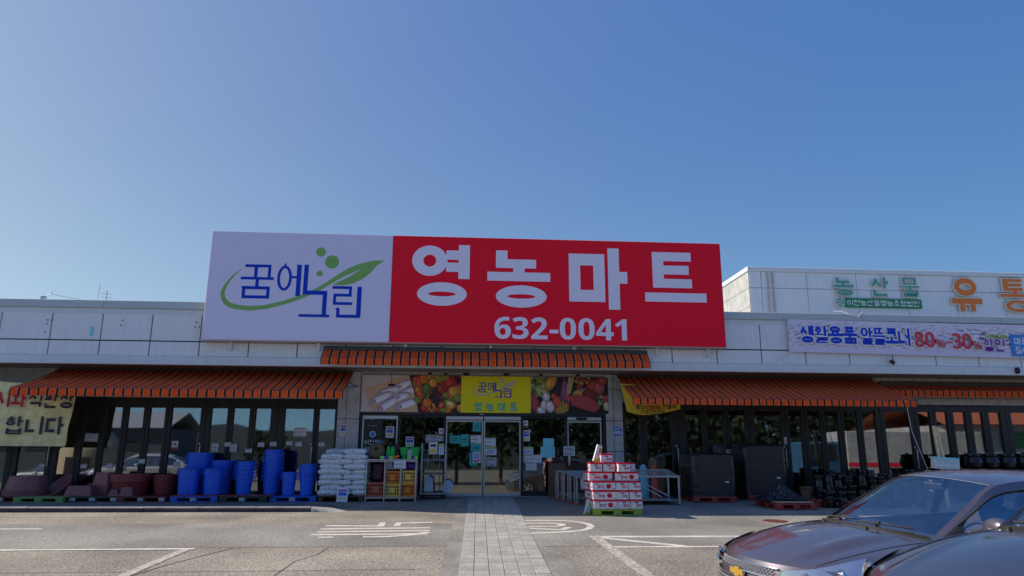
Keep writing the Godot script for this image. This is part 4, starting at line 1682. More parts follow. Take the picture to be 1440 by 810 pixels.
func make_left_goods() -> void:
	var py := -.06
	var front := 1.55
	for p in [["maroon plastic pallet at the far left edge, half out of the picture", -10.55, "maroon_pallet", 1, -.05], ["pale green plastic pallet under the big upturned brown tub", -9.56, "green_pallet", 0, .25], ["olive green plastic pallet under the stack of brown planters", -8.46, "olive_pallet", 3, 0.0], ["dark maroon plastic pallet under the round maroon tubs", -7.36, "maroon_pallet", 2, .02], ["bright blue plastic pallet under the two front blue tubs", -6.16, "blue_pallet", 1, .02], ["dark green plastic pallet between the two blue pallets", -5.02, "deep_green_pallet", 1, .04], ["bright blue plastic pallet next to the pile of rice bags", -3.88, "blue_pallet", 1, -.06]]:
		pallet(p[0], V(p[1], py, front - .55 + p[4]), p[2], 1.1, 1.1, p[3])
	var g := Geo.new()
	g.span(-6.7, -4.35, py + .132, py + .15, .55, 1.56, .004)
	single("brown_sheet", "thin reddish brown board lying across pallets under the blue tubs", "board", g, mats["maroon_plastic"])
	var y := py + .15
	# blue tubs: x, z, radii, height, number in the stack
	var b := "deep blue plastic tub"
	tub_stack(b, "standing alone, widest in the front row", lp(-6.09, 0, 2.2) * V(1, 0, 1) + V(0, y, 0), .225, .262, .62, 1, 0, "blue_plastic", true)
	tub_stack(b, "alone, right of the widest front tub", lp(-5.55, 0, 2.2) * V(1, 0, 1) + V(0, y, 0), .195, .238, .62, 1, 0, "blue_plastic", true)
	tub_stack(b, "the widest rear stack", lp(-6.05, 0, 1.75) * V(1, 0, 1) + V(0, y, 0), .24, .295, .66, 5, .085, "blue_plastic", true)
	tub_stack(b, "the middle rear stack", lp(-5.50, 0, 1.75) * V(1, 0, 1) + V(0, y, 0), .22, .272, .62, 4, .065, "blue_plastic", true)
	tub_stack(b, "the stack left of the tallest one", lp(-4.88, 0, 2.1) * V(1, 0, 1) + V(0, y, 0), .165, .21, .50, 4, .098, "blue_plastic", true)
	tub_stack(b, "the tallest blue stack", lp(-4.29, 0, 1.95) * V(1, 0, 1) + V(0, y, 0), .175, .215, .46, 8, .088, "blue_plastic", true)
	tub_stack(b, "alone, just right of the tallest blue stack", lp(-3.84, 0, 2.2) * V(1, 0, 1) + V(0, y - .02, 0), .14, .178, .56, 1, 0, "blue_plastic", true)
	tub_stack(b, "the stack nearest the rice bags", lp(-3.43, 0, 2.2) * V(1, 0, 1) + V(0, y - .02, 0), .148, .182, .50, 4, .085, "blue_plastic", true)
	# brown goods
	tub_stack("big round maroon tub", "the wide stack on the maroon pallet", lp(-7.57, 0, 1.8) * V(1, 0, 1) + V(0, y - .02, 0), .40, .475, .36, 4, .045, "maroon_plastic", false)
	tub_stack("small round maroon tub", "the narrow stack beside the blue tubs", lp(-6.78, 0, 1.75) * V(1, 0, 1) + V(0, y - .02, 0), .225, .27, .36, 4, .04, "maroon_plastic", false)
	var up: Node3D
	for i in 4:
		var label := "wide brown tub turned upside down, %s of its stack on the pale green pallet" % ["lowest", "second", "third", "top"][i]
		var at := lp(-9.68, 0, 2.1) * V(1, 0, 1) + V(0, py + .13 + .034 * i, 0)
		if up:
			dup(up, "upturned_tub", label, at, 0, "upturned brown tubs")
		else:
			up = thing("upturned_tub", label, "tub", at, 0, "upturned brown tubs")
			g = Geo.new()
			g.lathe([V2(.46, 0), V2(.49, .004), V2(.49, .03), V2(.455, .034), V2(.39, .34), V2(.37, .355), V2(0, .355)], 28)
			part("body", g, mats["brown_plastic"], up)
	g = Geo.new()
	g.lathe([V2(0, 0), V2(.16, .0), V2(.19, .012), V2(.33, .25), V2(.355, .25), V2(.355, .275), V2(.32, .275), V2(.18, .03), V2(0, .03)], 26)
	var o := single("brown_bowl", "round brown bowl lying tilted on its side left of the planters", "bowl", g, mats["brown_plastic"], lp(-8.93, .16, 1.9))
	o.rotation = V(.55, .3, .62)
	g = Geo.new()
	g.lathe([V2(.33, 0), V2(.34, .03), V2(.31, .05), V2(.26, .17), V2(.18, .24), V2(.1, .255), V2(0, .26)], 24)
	single("brown_bowl", "round brown bowl turned upside down behind the low brown planter", "bowl", g, mats["brown_plastic"], lp(-8.36, .14, 1.7))
	g = Geo.new()
	frustum(g, .31, .25, .2, .15, .02, .23)
	g.span(-.32, .32, 0, .022, -.21, .21, .004)
	single("brown_planter", "low brown box planter turned upside down at the edge of the olive pallet", "planter", g, mats["brown_plastic"], lp(-8.40, 0, 2.25) * V(1, 0, 1) + V(0, py + .13, 0))
	var pl: Node3D
	for i in 6:
		var at := lp(-8.03, 0, 2.0) * V(1, 0, 1) + V(0, py + .13 + .048 * i, 0)
		var label := "square brown planter upside down, %s up in the nested pile of six" % nth(i)
		if pl:
			dup(pl, "brown_planter", label, at, -.25, "nested brown planters")
		else:
			pl = thing("brown_planter", label, "planter", at, -.25, "nested brown planters")
			g = Geo.new()
			frustum(g, .20, .155, .17, .13, .03, .30)
			g.span(-.21, .21, 0, .03, -.18, .18, .005)
			part("body", g, mats["brown_plastic"], pl)
	for p in [[-7.61, .115, .075, .15, "smaller"], [-7.33, .15, .11, .205, "larger"]]:
		g = Geo.new()
		frustum(g, p[1], p[2], p[1] * .8, p[2] * .8, .015, p[3])
		g.span(-p[1] - .008, p[1] + .008, 0, .016, -p[1] * .8 - .008, p[1] * .8 + .008, .003)
		single("brown_pot", "%s of two little square brown pots upside down before the maroon tubs" % p[4], "pot", g, mats["brown_plastic"], lp(p[0], 0, 2.42) * V(1, 0, 1) + V(0, py + .13, 0), .1)
	make_rice()


func pillow(w: float, h: float, d: float, seed_: int) -> Geo:
	var f := FastNoiseLite.new()
	f.seed = seed_
	f.frequency = 1.6
	var g := Geo.new()
	var rows := []
	var nu := 18
	var nv := 20
	for i in nu + 1:
		var r := PackedVector3Array()
		var u := -1.0 + 2.0 * i / nu
		var e := pow(maxf(1.0 - pow(absf(u), 5.0), 0.0), .6)
		var flat := clampf((1.0 - absf(u)) * 9.0, .12, 1.0)
		for j in nv:
			var a := TAU * j / nv
			var ca := signf(cos(a)) * pow(absf(cos(a)), .62)
			var sa := signf(sin(a)) * pow(absf(sin(a)), .62)
			var p := V(u * w / 2, sa * h / 2 * e * flat, ca * d / 2 * (.80 + .20 * e))
			p += V(0, 1, .6) * .022 * f.get_noise_3d(p.x * 4.0, p.y * 7.0, p.z * 4.0) * e
			p.y += .006 * sin(u * 17.0 + j) * e
			r.append(p)
		rows.append(r)
	g.ring_grid(rows, true)
	return g


func make_rice() -> void:
	var py := -.06
	var z0 := 1.45
	var t := thing("wooden_pallet", "dark wooden pallet under the pile of white rice bags", "pallet", V(-2.74, py, z0 - .45))
	for i in 5:
		var g := Geo.new()
		g.box(V(0, .12, -.42 + .21 * i), V(1.12, .022, .15), .004)
		part("plank", g, mats["wood"], t)
	for x in [-.48, 0.0, .48]:
		var g := Geo.new()
		g.box(V(x, .055, 0), V(.11, .105, .98), .006)
		part("bearer", g, mats["wood"], t)
	var bags := []
	for k in 3:
		var n := thing("rice_bag", "", "bag", V(0, -50, 0))
		part("body", pillow(.58, .158, .46, 30 + k), mats["rice_bag"], n)
		var g := Geo.new()
		for i in 3:
			g.box(V(-.14 + .11 * i + .03 * k, -.012 + .014 * (i % 2), .226), V(.035 + .02 * ((i + k) % 2), .012 + .008 * (i % 2), .010), .003)
		part("print", g, mats["bag_blue"], n)
		g = Geo.new()
		for s in [-1, 1]:
			g.box(V(s * .275, 0, 0), V(.012, .03, .3), .004)
		part("seam", g, mats["bag_blue"], n)
		bags.append(n)
	for l in 9:
		var yy := py + .20 + .123 * l
		var even := l % 2 == 0
		for row in 2:
			var zz := z0 - .24 - .46 * row
			var spots := [[-3.02, 0.0], [-2.46, 0.0]] if not even else [[-3.16, PI / 2], [-2.80, 0.0], [-2.34, PI / 2]]
			if l == 8:
				spots = [[-2.47, .05]] if row == 0 else [[-3.0, .1], [-2.46, 0.0]]
			for i in spots.size():
				var s: Array = spots[i]
				var src: Node3D = bags[rng.randi() % 3]
				var col: String = ["left", "right"][i] if spots.size() == 2 else ["left", "middle", "right"][i] if spots.size() == 3 else "only"
				var label := "white rice bag, %s one in the %s layer up, %s row of the pile" % [col, nth(l), ["front", "rear"][row]]
				var c := dup(src, "rice_bag", label, V(s[0] + rng.randf_range(-.015, .015), yy + rng.randf_range(-.004, .004), zz + rng.randf_range(-.02, .02)), s[1] + rng.randf_range(-.05, .05), "rice bags piled left of the entrance")
				if s[1] > 1.0:
					c.scale = V(.80, 1.0, .80)
				c.rotation.z = rng.randf_range(-.03, .03)
	for n in bags:
		remove_child(n)
		n.free()
	# leaning placard
	t = thing("price_placard", "white price placard with red and blue print leaning against the rice bags", "placard", V(-2.70, -.06, 1.62))
	t.rotation = V(-.22, .12, -.06)
	var g := Geo.new()
	g.box(V(0, .17, 0), V(.26, .34, .012), .003)
	part("board", g, mats["paper"], t)
	price_print(t, V(0, .17, .007), .24, .31)


# coloured blocks of print as on the shop's price cards
func price_print(t: Node3D, at: Vector3, w: float, h: float) -> void:
	var g := Geo.new()
	g.box(at + V(0, h * .33, 0), V(w * .8, h * .13, .002))
	part("print", g, mats["magenta_ink"], t)
	g = Geo.new()
	for i in 3:
		g.box(at + V(-w * .25 + w * .25 * i, h * .07, 0), V(w * .21, h * .24, .002))
	part("print", g, mats["blue_ink"], t)
	g = Geo.new()
	for i in 4:
		g.box(at + V(-w * .28 + w * .18 * i, -h * .27, 0), V(w * .14, h * .15, .002))
	part("print", g, mats["yellow_ink"], t)


# a sheet of paper on the glass with lines of print
func notice(label: String, x0: float, x1: float, y0: float, y1: float, z: float, kind: String, text := "") -> void:
	var t := thing("paper_notice", label, "notice", V((x0 + x1) / 2, (y0 + y1) / 2, z))
	var w := x1 - x0
	var h := y1 - y0
	var g := Geo.new()
	g.box(Vector3.ZERO, V(w, h, .004), .001)
	var base: String = {"teal": "teal_paper", "sky": "sky_paper"}.get(kind, "paper")
	part("sheet", g, mats[base], t)
	var f := V(0, 0, .0035)
	match kind:
		"price":
			price_print(t, f, w, h)
		"lines":
			g = Geo.new()
			var n := maxi(2, int(h / .06))
			for i in n:
				var ww := w * rng.randf_range(.45, .75)
				g.box(f + V((ww - w * .85) / 2, h * (.4 - .8 * i / (n - 1)), 0), V(ww, h * .26 / n, .002))
			part("print", g, mats["grey_ink"], t)
		"red":
			g = Geo.new()
			g.box(f + V(0, -h * .36, 0), V(w * .96, h * .24, .002))
			g.box(f + V(0, h * .12, 0), V(w * .45, h * .2, .002))
			part("print", g, mats["red_ink"], t)
		"bands":
			g = Geo.new()
			g.box(f + V(0, h * .36, 0), V(w * .96, h * .2, .002))
			part("print", g, mats["lime_ink"], t)
			g = Geo.new()
			for i in 3:
				g.box(f + V(0, h * (.1 - .18 * i), 0), V(w * .7, h * .06, .002))
			part("print", g, mats["blue_ink"], t)
		"mixed":
			g = Geo.new()
			for i in 3:
				g.box(f + V(-w * .05, h * (.3 - .16 * i), 0), V(w * .65, h * .06, .002))
			part("print", g, mats["blue_ink"], t)
			g = Geo.new()
			for p in [[-.25, -.3], [.2, -.25], [-.02, -.38]]:
				g.box(f + V(w * p[0], h * p[1], 0), V(w * .26, h * .14, .002))
			part("print", g, mats["red_ink"], t)
		"cage":
			g = Geo.new()
			g.box(f + V(0, -h * .2, 0), V(w * .7, h * .36, .002))
			part("print", g, mats["yellow_ink"], t)
			g = Geo.new()
			g.box(f + V(0, h * .25, 0), V(w * .6, h * .22, .002))
			for s in [-1, 1]:
				g.box(f + V(s * w * .46, 0, 0), V(w * .05, h * .96, .002))
			part("print", g, mats["ink"], t)
		"teal":
			g = Geo.new()
			g.box(f + V(0, h * .1, 0), V(w * .5, h * .08, .002))
			g.box(f + V(0, -h * .1, 0), V(w * .6, h * .06, .002))
			part("print", g, mats["ink"], t)
	if text:
		g = Geo.new()
		var rows := text.split("/")
		for i in rows.size():
			var n := rows[i].length()
			var cell := minf(w * .92 / n, h * .85 / rows.size())
			write(g, rows[i], f + V(-cell * n / 2.0 + cell * .06, h / 2 - h * (i + 1.0) / rows.size() + h * .04, 0), V2(cell * .88, h / rows.size() * .82), cell, .15)
		part("print", g, mats["ink"], t)


func make_notices() -> void:
	var d := .008
	notice("large white notice with lines of print on a narrow pane right of the yellow banner", -9.56, -9.24, 1.36, 1.57, d, "lines")
	notice("white and red no smoking style notice on the wide pane above the blue tubs", -7.37, -7.21, 1.17, 1.39, d, "red")
	notice("upright white notice in the first narrow pane right of the wide door pane", -6.36, -6.18, 1.12, 1.34, d, "lines")
	notice("upright white notice lower in the next narrow pane to the right", -5.87, -5.69, 1.11, 1.32, .055, "lines")
	notice("small white label on the dark mullion between those two upright notices", -6.02, -5.85, 1.25, 1.36, .055, "lines")
	notice("small white label lowest on the dark mullion above the blue tub stack", -5.48, -5.31, 1.09, 1.20, .055, "lines")
	notice("large white notice high on the wide pane above the tallest blue stack", -4.28, -3.95, 1.52, 1.75, d, "lines")
	for p in [[-10.59, .70, "far left pane below the yellow banner"], [-9.58, .68, "pane below the large lined notice"], [-8.95, .69, "second pane right of the lined notice"], [-8.14, .81, "mullion left of the wide door pane"], [-7.28, .74, "wide door pane just above the rear blue tubs"], [-5.17, 1.24, "pane right of the low mullion label"], [-4.86, 1.26, "mullion left of the big upper notice"], [-4.46, 1.28, "wide pane, left of two labels side by side"], [-4.22, 1.26, "wide pane, right of two labels side by side"], [-3.63, 1.26, "last narrow pane above the rice bags"]]:
		notice("small white label on the " + p[2], p[0], p[0] + .165, p[1], p[1] + .12, .055 if "mullion" in p[2] else d, "lines")
	notice("tall price card with blue print on the pillar above the rice bags", -3.07, -2.86, 1.53, 1.84, .118, "price")
	notice("price card on the poster window right of the black poster", -1.88, -1.66, 1.50, 1.80, d, "price")
	notice("price card on the pane above the green goods on the rack", -1.34, -1.12, 1.27, 1.53, d, "price")
	notice("wide white notice with two lines of characters left of the red topped slip", -.81, -.48, 1.37, 1.58, d, "", "반려동물/출입금지")
	notice("narrow white and red slip on the pane above the roll cage", -.47, -.33, 1.56, 1.76, d, "red")
	notice("small white and yellow slip below the narrow red slip", -.49, -.31, 1.42, 1.555, d, "bands")
	var dz := .006
	notice("teal card high on the left sliding door", .44, .65, 1.68, 1.93, dz, "teal")
	notice("wide teal sheet at the left of the left sliding door", -.18, .11, 1.36, 1.57, dz, "teal")
	notice("upright teal sheet beside the wide teal sheet on the left sliding door", .12, .33, 1.29, 1.60, dz + .002, "teal")
	notice("white notice near the closing edge of the left sliding door, upper one", .385, .67, 1.36, 1.58, dz, "lines")
	notice("teal strip under the upper white notice on the left sliding door", .39, .67, 1.15, 1.35, dz, "teal")
	notice("white notice with blue lines and red spots, lower on the left sliding door", .45, .66, .85, 1.145, dz + .004, "mixed")
	notice("teal sheet showing behind the red spotted notice on the left sliding door", .36, .57, .79, 1.12, dz - .002, "teal")
	notice("white notice at the top of the right sliding door", .775, 1.06, 1.29, 1.51, dz, "lines")
	notice("white and lilac notice with lime heading on the right sliding door", .775, 1.08, 1.06, 1.28, dz, "bands")
	notice("white notice with black characters banning pets on the right sliding door", .78, 1.08, .77, 1.0, dz, "", "반려동물/출입금지")
	notice("small white and red slip at top left of the pane right of doors", 1.79, 1.93, 1.79, 1.98, d, "red")
	notice("upright price card under the red slip on the pane right of doors", 1.79, 1.98, 1.43, 1.72, d, "price")
	notice("white notice with lime heading in the middle of the pane right of doors", 1.78, 2.07, 1.08, 1.28, d, "bands")
	notice("wide white and pink offer strip on the pane right of doors", 1.73, 2.30, .86, 1.07, d + .003, "lines")
	notice("white notice with black characters under the wide offer strip", 1.87, 2.16, .66, .855, d, "lines")
	notice("pale turquoise sheet, upper small one on the pane right of doors", 2.34, 2.63, 1.29, 1.51, d, "sky")
	notice("pale turquoise sheet, lower wide one on the pane right of doors", 2.27, 2.66, 1.0, 1.285, d, "sky")
	notice("small pink and white label on the dark frame between the wrapped pallets", 7.36, 7.49, 1.10, 1.24, .055, "red")
	notice("small cream label high on the wide pane right of the taller wrapped pallet", 9.02, 9.10, 1.38, 1.58, .055, "lines")
	# black poster behind the left pane
	var t := thing("black_poster", "tall black poster with pale characters and round badge in the window left of doors", "poster", V(-2.22, 1.15, .006))
	var g := Geo.new()
	g.box(Vector3.ZERO, V(.50, 1.62, .01), .002)
	part("sheet", g, mats["poster_black"], t)
	g = Geo.new()
	write(g, "이천쌀", V(-.21, .17, .007), V2(.115, .13), .135, .15)
	write(g, "국물떡볶이", V(-.21, .03, .007), V2(.075, .085), .086, .14)
	for i in 5:
		g.box(V(-.1 + .05 * i, .66, .006), V(.02, .012, .002))
	part("lettering", g, mats["letter_rim"], t)
	g = Geo.new()
	g.lathe([V2(0, .008), V2(.085, .008), V2(.085, 0)], 20, Transform3D(Basis(Vector3.RIGHT, PI / 2), V(0, .44, 0)))
	part("badge", g, mats["letter_rim"], t)
	g = Geo.new()
	g.lathe([V2(0, .010), V2(.065, .010), V2(.065, 0)], 20, Transform3D(Basis(Vector3.RIGHT, PI / 2), V(0, .44, 0)))
	g.lathe([V2(0, .010), V2(.055, .010), V2(.055, 0)], 20, Transform3D(Basis(Vector3.RIGHT, PI / 2), V(.19, .235, 0)))
	part("badge_face", g, mats["plate_blue"], t)
	# address plate
	t = thing("address_plate", "small blue house number plate with white digits on the right pillar", "number plate", V(4.34, 1.70, .115))
	g = Geo.new()
	g.prism(PackedVector2Array([V2(-.13, -.12), V2(.13, -.12), V2(.13, .07), V2(.09, .09), V2(.0, .14), V2(-.09, .09), V2(-.13, .07)]), 0, .012)
	part("plate", g, mats["plate_blue"], t)
	g = Geo.new()
	g.text_mesh("1005", V(0, -.03, .012), .1, .22)
	g.box(V(0, .07, .013), V(.1, .02, .002))
	part("digits", g, mats["white_ink"], t)


# ---------------------------------------------------------------- rack, roll cage, crates
func crate(label: String, at: Vector3, w: float, h: float, d: float, m: String) -> void:
	var t := thing("plastic_crate", label, "crate", at, 0.0, "plastic crates on the steel rack")
	var g := Geo.new()
	g.box(V(0, .01, 0), V(w, .02, d), .004)
	for s in [-1, 1]:
		g.box(V(0, h - .02, s * (d / 2 - .012)), V(w, .04, .024), .006)
		g.box(V(s * (w / 2 - .012), h - .02, 0), V(.024, .04, d - .03), .006)
		for r in 3:
			g.box(V(0, .04 + (h - .1) * r / 2.6, s * (d / 2 - .012)), V(w, .02, .016), .003)
			g.box(V(s * (w / 2 - .012), .04 + (h - .1) * r / 2.6, 0), V(.016, .02, d - .03), .003)
		for i in 8:
			var x := -w / 2 + .012 + (w - .024) * i / 7
			g.box(V(x, h / 2, s * (d / 2 - .013)), V(.018, h - .03, .014), .003)
			if i < 6:
				g.box(V(s * (w / 2 - .013), h / 2, -d / 2 + .03 + (d - .06) * i / 5), V(.014, h - .03, .018), .003)
	part("lattice", g, mats[m], t)
	g = Geo.new()
	g.box(V(0, h * .52, d / 2 - .002), V(w * .34, h * .42, .012), .003)
	part("name_plate", g, mats[m], t)
	g = Geo.new()
	g.box(V(0, h * .45, 0), V(w - .05, h * .75, d - .05), .02)
	part("contents", g, mats["plum_goods"], t)


func make_rack() -> void:
	var t := thing("steel_rack", "waist high stainless steel rack with three bays left of the entrance", "rack", V(-1.56, -.07, 1.2))
	for x in [-.61, -.165, .215, .59]:
		for z in [-.22, .22]:
			var g := Geo.new()
			g.box(V(x, .5, z), V(.034, 1.0, .034), .006)
			part("leg", g, mats["steel"], t)
	for y in [.10, 1.0]:
		var g := Geo.new()
		g.box(V(-.01, y, 0), V(1.24, .035, .48), .006)
		part("shelf", g, mats["steel"], t)
	var g := Geo.new()
	for z in [-.22, .22]:
		g.box(V(-.01, .965, z), V(1.24, .03, .02), .004)
	part("rail", g, mats["steel"], t)
	crate("dull red plastic crate at the bottom of the rack's left bay", V(-1.93, .05, 1.22), .39, .34, .36, "crate_red")
	crate("yellow plastic crate at the bottom of the rack's middle bay", V(-1.535, .05, 1.22), .33, .30, .36, "crate_yellow")
	crate("orange plastic crate stacked on the yellow one in the middle bay", V(-1.535, .352, 1.22), .33, .31, .36, "crate_orange")
	crate("orange plastic crate at the bottom of the rack's right bay", V(-1.155, .05, 1.22), .34, .31, .36, "crate_orange")
	crate("yellow plastic crate stacked on the orange one in the right bay", V(-1.155, .362, 1.22), .34, .31, .36, "crate_yellow")
	# papers hanging on the rack
	notice("white paper sign hanging from the top edge of the steel rack", -1.51, -1.22, .72, .93, 1.445, "lines")
	# goods on top
	var y := .95
	g = Geo.new()
	g.lathe([V2(.12, 0), V2(.19, .03), V2(.21, .12), V2(.19, .22), V2(.12, .27), V2(.05, .28)], 18, Transform3D(Basis(Vector3.RIGHT, 1.2), V(0, .2, 0)))
	single("wicker_basket", "round brown basket standing on edge at the left end of the rack", "basket", g, mats["wicker"], V(-1.97, y - .06, 1.02))
	for p in [[-1.93, 0.0, .9, "leftmost"], [-1.63, .05, .8, "second from left"], [-1.29, .02, 1.0, "third from left"], [-1.02, .0, .95, "rightmost"]]:
		g = Geo.new()
		var bag: bool = p[3] in ["leftmost", "second from left"]
		if bag:
			for k in 2:
				g.xf.origin = V(-.05 + .1 * k, 0, 0)
				g.lathe([V2(.0, 0), V2(.05, .01), V2(.06, .12), V2(.05, .24), V2(.03, .30), V2(0, .31)], 10)
			g.xf = Transform3D()
		else:
			g.lathe([V2(0, .06), V2(.06, .06), V2(.075, .07), V2(.13, .28), V2(.14, .29), V2(.125, .29), V2(.07, .09), V2(0, .08)], 18)
			g.lathe([V2(.05, 0), V2(.06, .0), V2(.05, .06), V2(0, .06)], 14)
		single("green_goods", "bright green %s on top of the rack, %s" % ["bundle of work gloves" if bag else "plastic bucket with dark foot", p[3]], "gloves" if bag else "bucket", g, mats["green_goods"], V(p[0], y, 1.14 if bag else 1.1), p[1])
	g = Geo.new()
	g.lathe([V2(0, 0), V2(.09, 0), V2(.11, .1), V2(.10, .25), V2(.06, .36), V2(0, .38)], 12)
	single("dark_sack", "dark plum sack standing behind the green goods on the rack", "sack", g, mats["plum_goods"], V(-1.50, y, 1.0))
	g = Geo.new()
	g.lathe([V2(0, 0), V2(.07, 0), V2(.075, .12), V2(.05, .2), V2(.04, .24), V2(0, .25)], 12)
	single("grey_bottle", "squat grey container between the two green buckets on the rack", "container", g, mats["grey_goods"], V(-1.15, y, 1.14))
	for s in [[-1.70, .32, "lime, purple and lime strip of packaged goods lying on the rack's top, longer", .35], [-1.06, .26, "lime, purple and lime strip of packaged goods at the rack's right end, shorter", .0]]:
		var q := thing("packaged_strip", s[2], "package", V(s[0], y + .035, 1.40))
		for i in 3:
			g = Geo.new()
			g.box(V(-s[1] / 3 + s[1] / 3 * i, 0, 0), V(s[1] / 3 - .003, .075, .05), .012)
			part("packet", g, mats[["lime_goods", "purple_goods", "lime_goods"][i]], q)
	g = Geo.new()
	g.box(V(0, .03, 0), V(.20, .07, .09), .02, Basis(Vector3.BACK, .35))
	single("orange_packet", "orange packet lying askew beside the longer lime strip on the rack", "package", g, mats["orange_goods"], V(-1.49, y + .01, 1.38))
	g = Geo.new()
	for i in 4:
		g.bar(V(-.05 + .03 * i, .22, 0), V(-.02 + .035 * i, 0, .01), .014)
	single("hanging_straps", "striped white straps hanging into the middle bay of the rack", "straps", g, mats["carton"], V(-1.63, .70, 1.36))
	g = Geo.new()
	g.box(V(0, .1, 0), V(.22, .18, .2), .06)
	single("purple_bag", "dark purple bag on the yellow crate in the right bay of the rack", "bag", g, mats["purple_goods"], V(-1.13, .68, 1.2))
	g = Geo.new()
	g.box(V(0, .24, 0), V(.30, .46, .2), .06)
	single("dark_bag", "dark slumped bag on the red crate in the left bay of the rack", "bag", g, mats["plum_goods"], V(-1.92, .40, 1.12))


func make_cage() -> void:
	var t := thing("roll_cage", "tall grey tubular roll cage on castors left of the sliding doors", "roll cage", V(-.57, -.03, .62))
	var g := Geo.new()
	for x in [-.30, .30]:
		g.tube([V(x, .12, -.26), V(x, 1.32, -.26), V(x, 1.38, -.2), V(x, 1.38, .2), V(x, 1.32, .26), V(x, .12, .26)], .014, 8)
		for y in [.45, .72, .98]:
			g.tube([V(x, y, -.26), V(x, y, .26)], .009, 6)
		for z in [-.1, .07]:
			g.tube([V(x, .14, z), V(x, 1.37, z)], .007, 6)
	for y in [.62, .98, 1.2]:
		g.tube([V(-.30, y, -.26), V(.30, y, -.26)], .010, 6)
	for x in [-.15, 0.0, .15]:
		g.tube([V(x, .14, -.26), V(x, 1.2, -.26)], .007, 6)
	for y in [.58, .95]:
		g.tube([V(-.30, y, .26), V(.30, y, .26)], .010, 6)
	part("frame", g, mats["steel"], t)
	g = Geo.new()
	g.box(V(0, .13, 0), V(.66, .03, .58), .006)
	part("base", g, mats["steel"], t)
	for x in [-.26, .26]:
		for z in [-.22, .22]:
			g = Geo.new()
			g.lathe([V2(0, -.017), V2(.05, -.017), V2(.055, 0), V2(.05, .017), V2(0, .017)], 14, Transform3D(Basis(Vector3.RIGHT, PI / 2), V(x, .055, z)))
			g.box(V(x, .095, z), V(.03, .04, .045), .004)
			part("castor", g, mats["rubber"], t)
	notice("white and yellow poster clipped to the roll cage", -.70, -.46, 1.07, 1.36, .93, "cage")
	notice("narrow white poster right of the yellow one on the roll cage", -.44, -.31, 1.06, 1.33, .93, "bands")
	for p in [[-.68, .25, .36, 0.0, "upright on the left"], [-.30, .3, .30, -.5, "tilted outward on the right"]]:
		g = Geo.new()
		g.prism(PackedVector2Array([V2(-p[1] / 2 * .8, .02), V2(p[1] / 2, 0), V2(p[1] / 2 * .9, p[2]), V2(.03, p[2] + .05), V2(-.03, p[2] + .05), V2(-p[1] / 2 * .7, p[2])]), 0, .03)
		g.tube([V(0, p[2], .015), V(0, p[2] + .12, -.05)], .014, 6)
		g.box(V(0, .03, .04), V(p[1] * .9, .015, .07), .004)
		var o := single("grey_shovel", "broad grey plastic shovel blade standing %s of the roll cage base" % p[4], "shovel", g, mats["grey_goods"], V(p[0], .12, .80))
		o.rotation = V(-.25, .1, p[3])


# ---------------------------------------------------------------- entrance right: board, trolleys, apple cartons
func carton_mesh(t: Node3D, w: float, h: float, d: float) -> void:
	# long faces look along z, ends along x
	var g := Geo.new()
	g.box(V(0, h / 2 - .012, 0), V(w - .008, h - .026, d - .008), .004)
	part("box", g, mats["carton"], t)
	g = Geo.new()
	g.box(V(0, h - .022, 0), V(w, .036, d), .004)
	part("lid", g, mats["carton_red"], t)
	var red := Geo.new()
	var grey := Geo.new()
	for s in [1, -1]:
		var f := Transform3D(Basis(Vector3.UP, 0.0 if s == 1 else PI), V(0, 0, s * d / 2 - s * .0035))
		red.xf = f
		grey.xf = f
		write(red, "영제", V(-w * .27, h * .22, .002), V2(.062, .06), .07, .17)
		var c := PackedVector2Array()
		for i in 18:
			c.append(V2(w * .20 + .055 * cos(TAU * i / 18), h * .42 + .05 * sin(TAU * i / 18)))
		red.fan(c, .002)
		grey.box(V(-w * .3, h * .66, .002), V(.07, .012, .002))
		grey.box(V(w * .40, h * .18, .002), V(.05, .01, .002))
		var e := Transform3D(Basis(Vector3.UP, s * PI / 2), V(s * w / 2 - s * .0035, 0, 0))
		red.xf = e
		grey.xf = e
		write(red, "영제", V(-.01, h * .22, .002), V2(.05, .055), .056, .17)
		grey.box(V(0, h * .68, .003), V(.075, .022, .003))
	part("red_print", red, mats["red_ink"], t)
	part("dark_print", grey, mats["ink"], t)


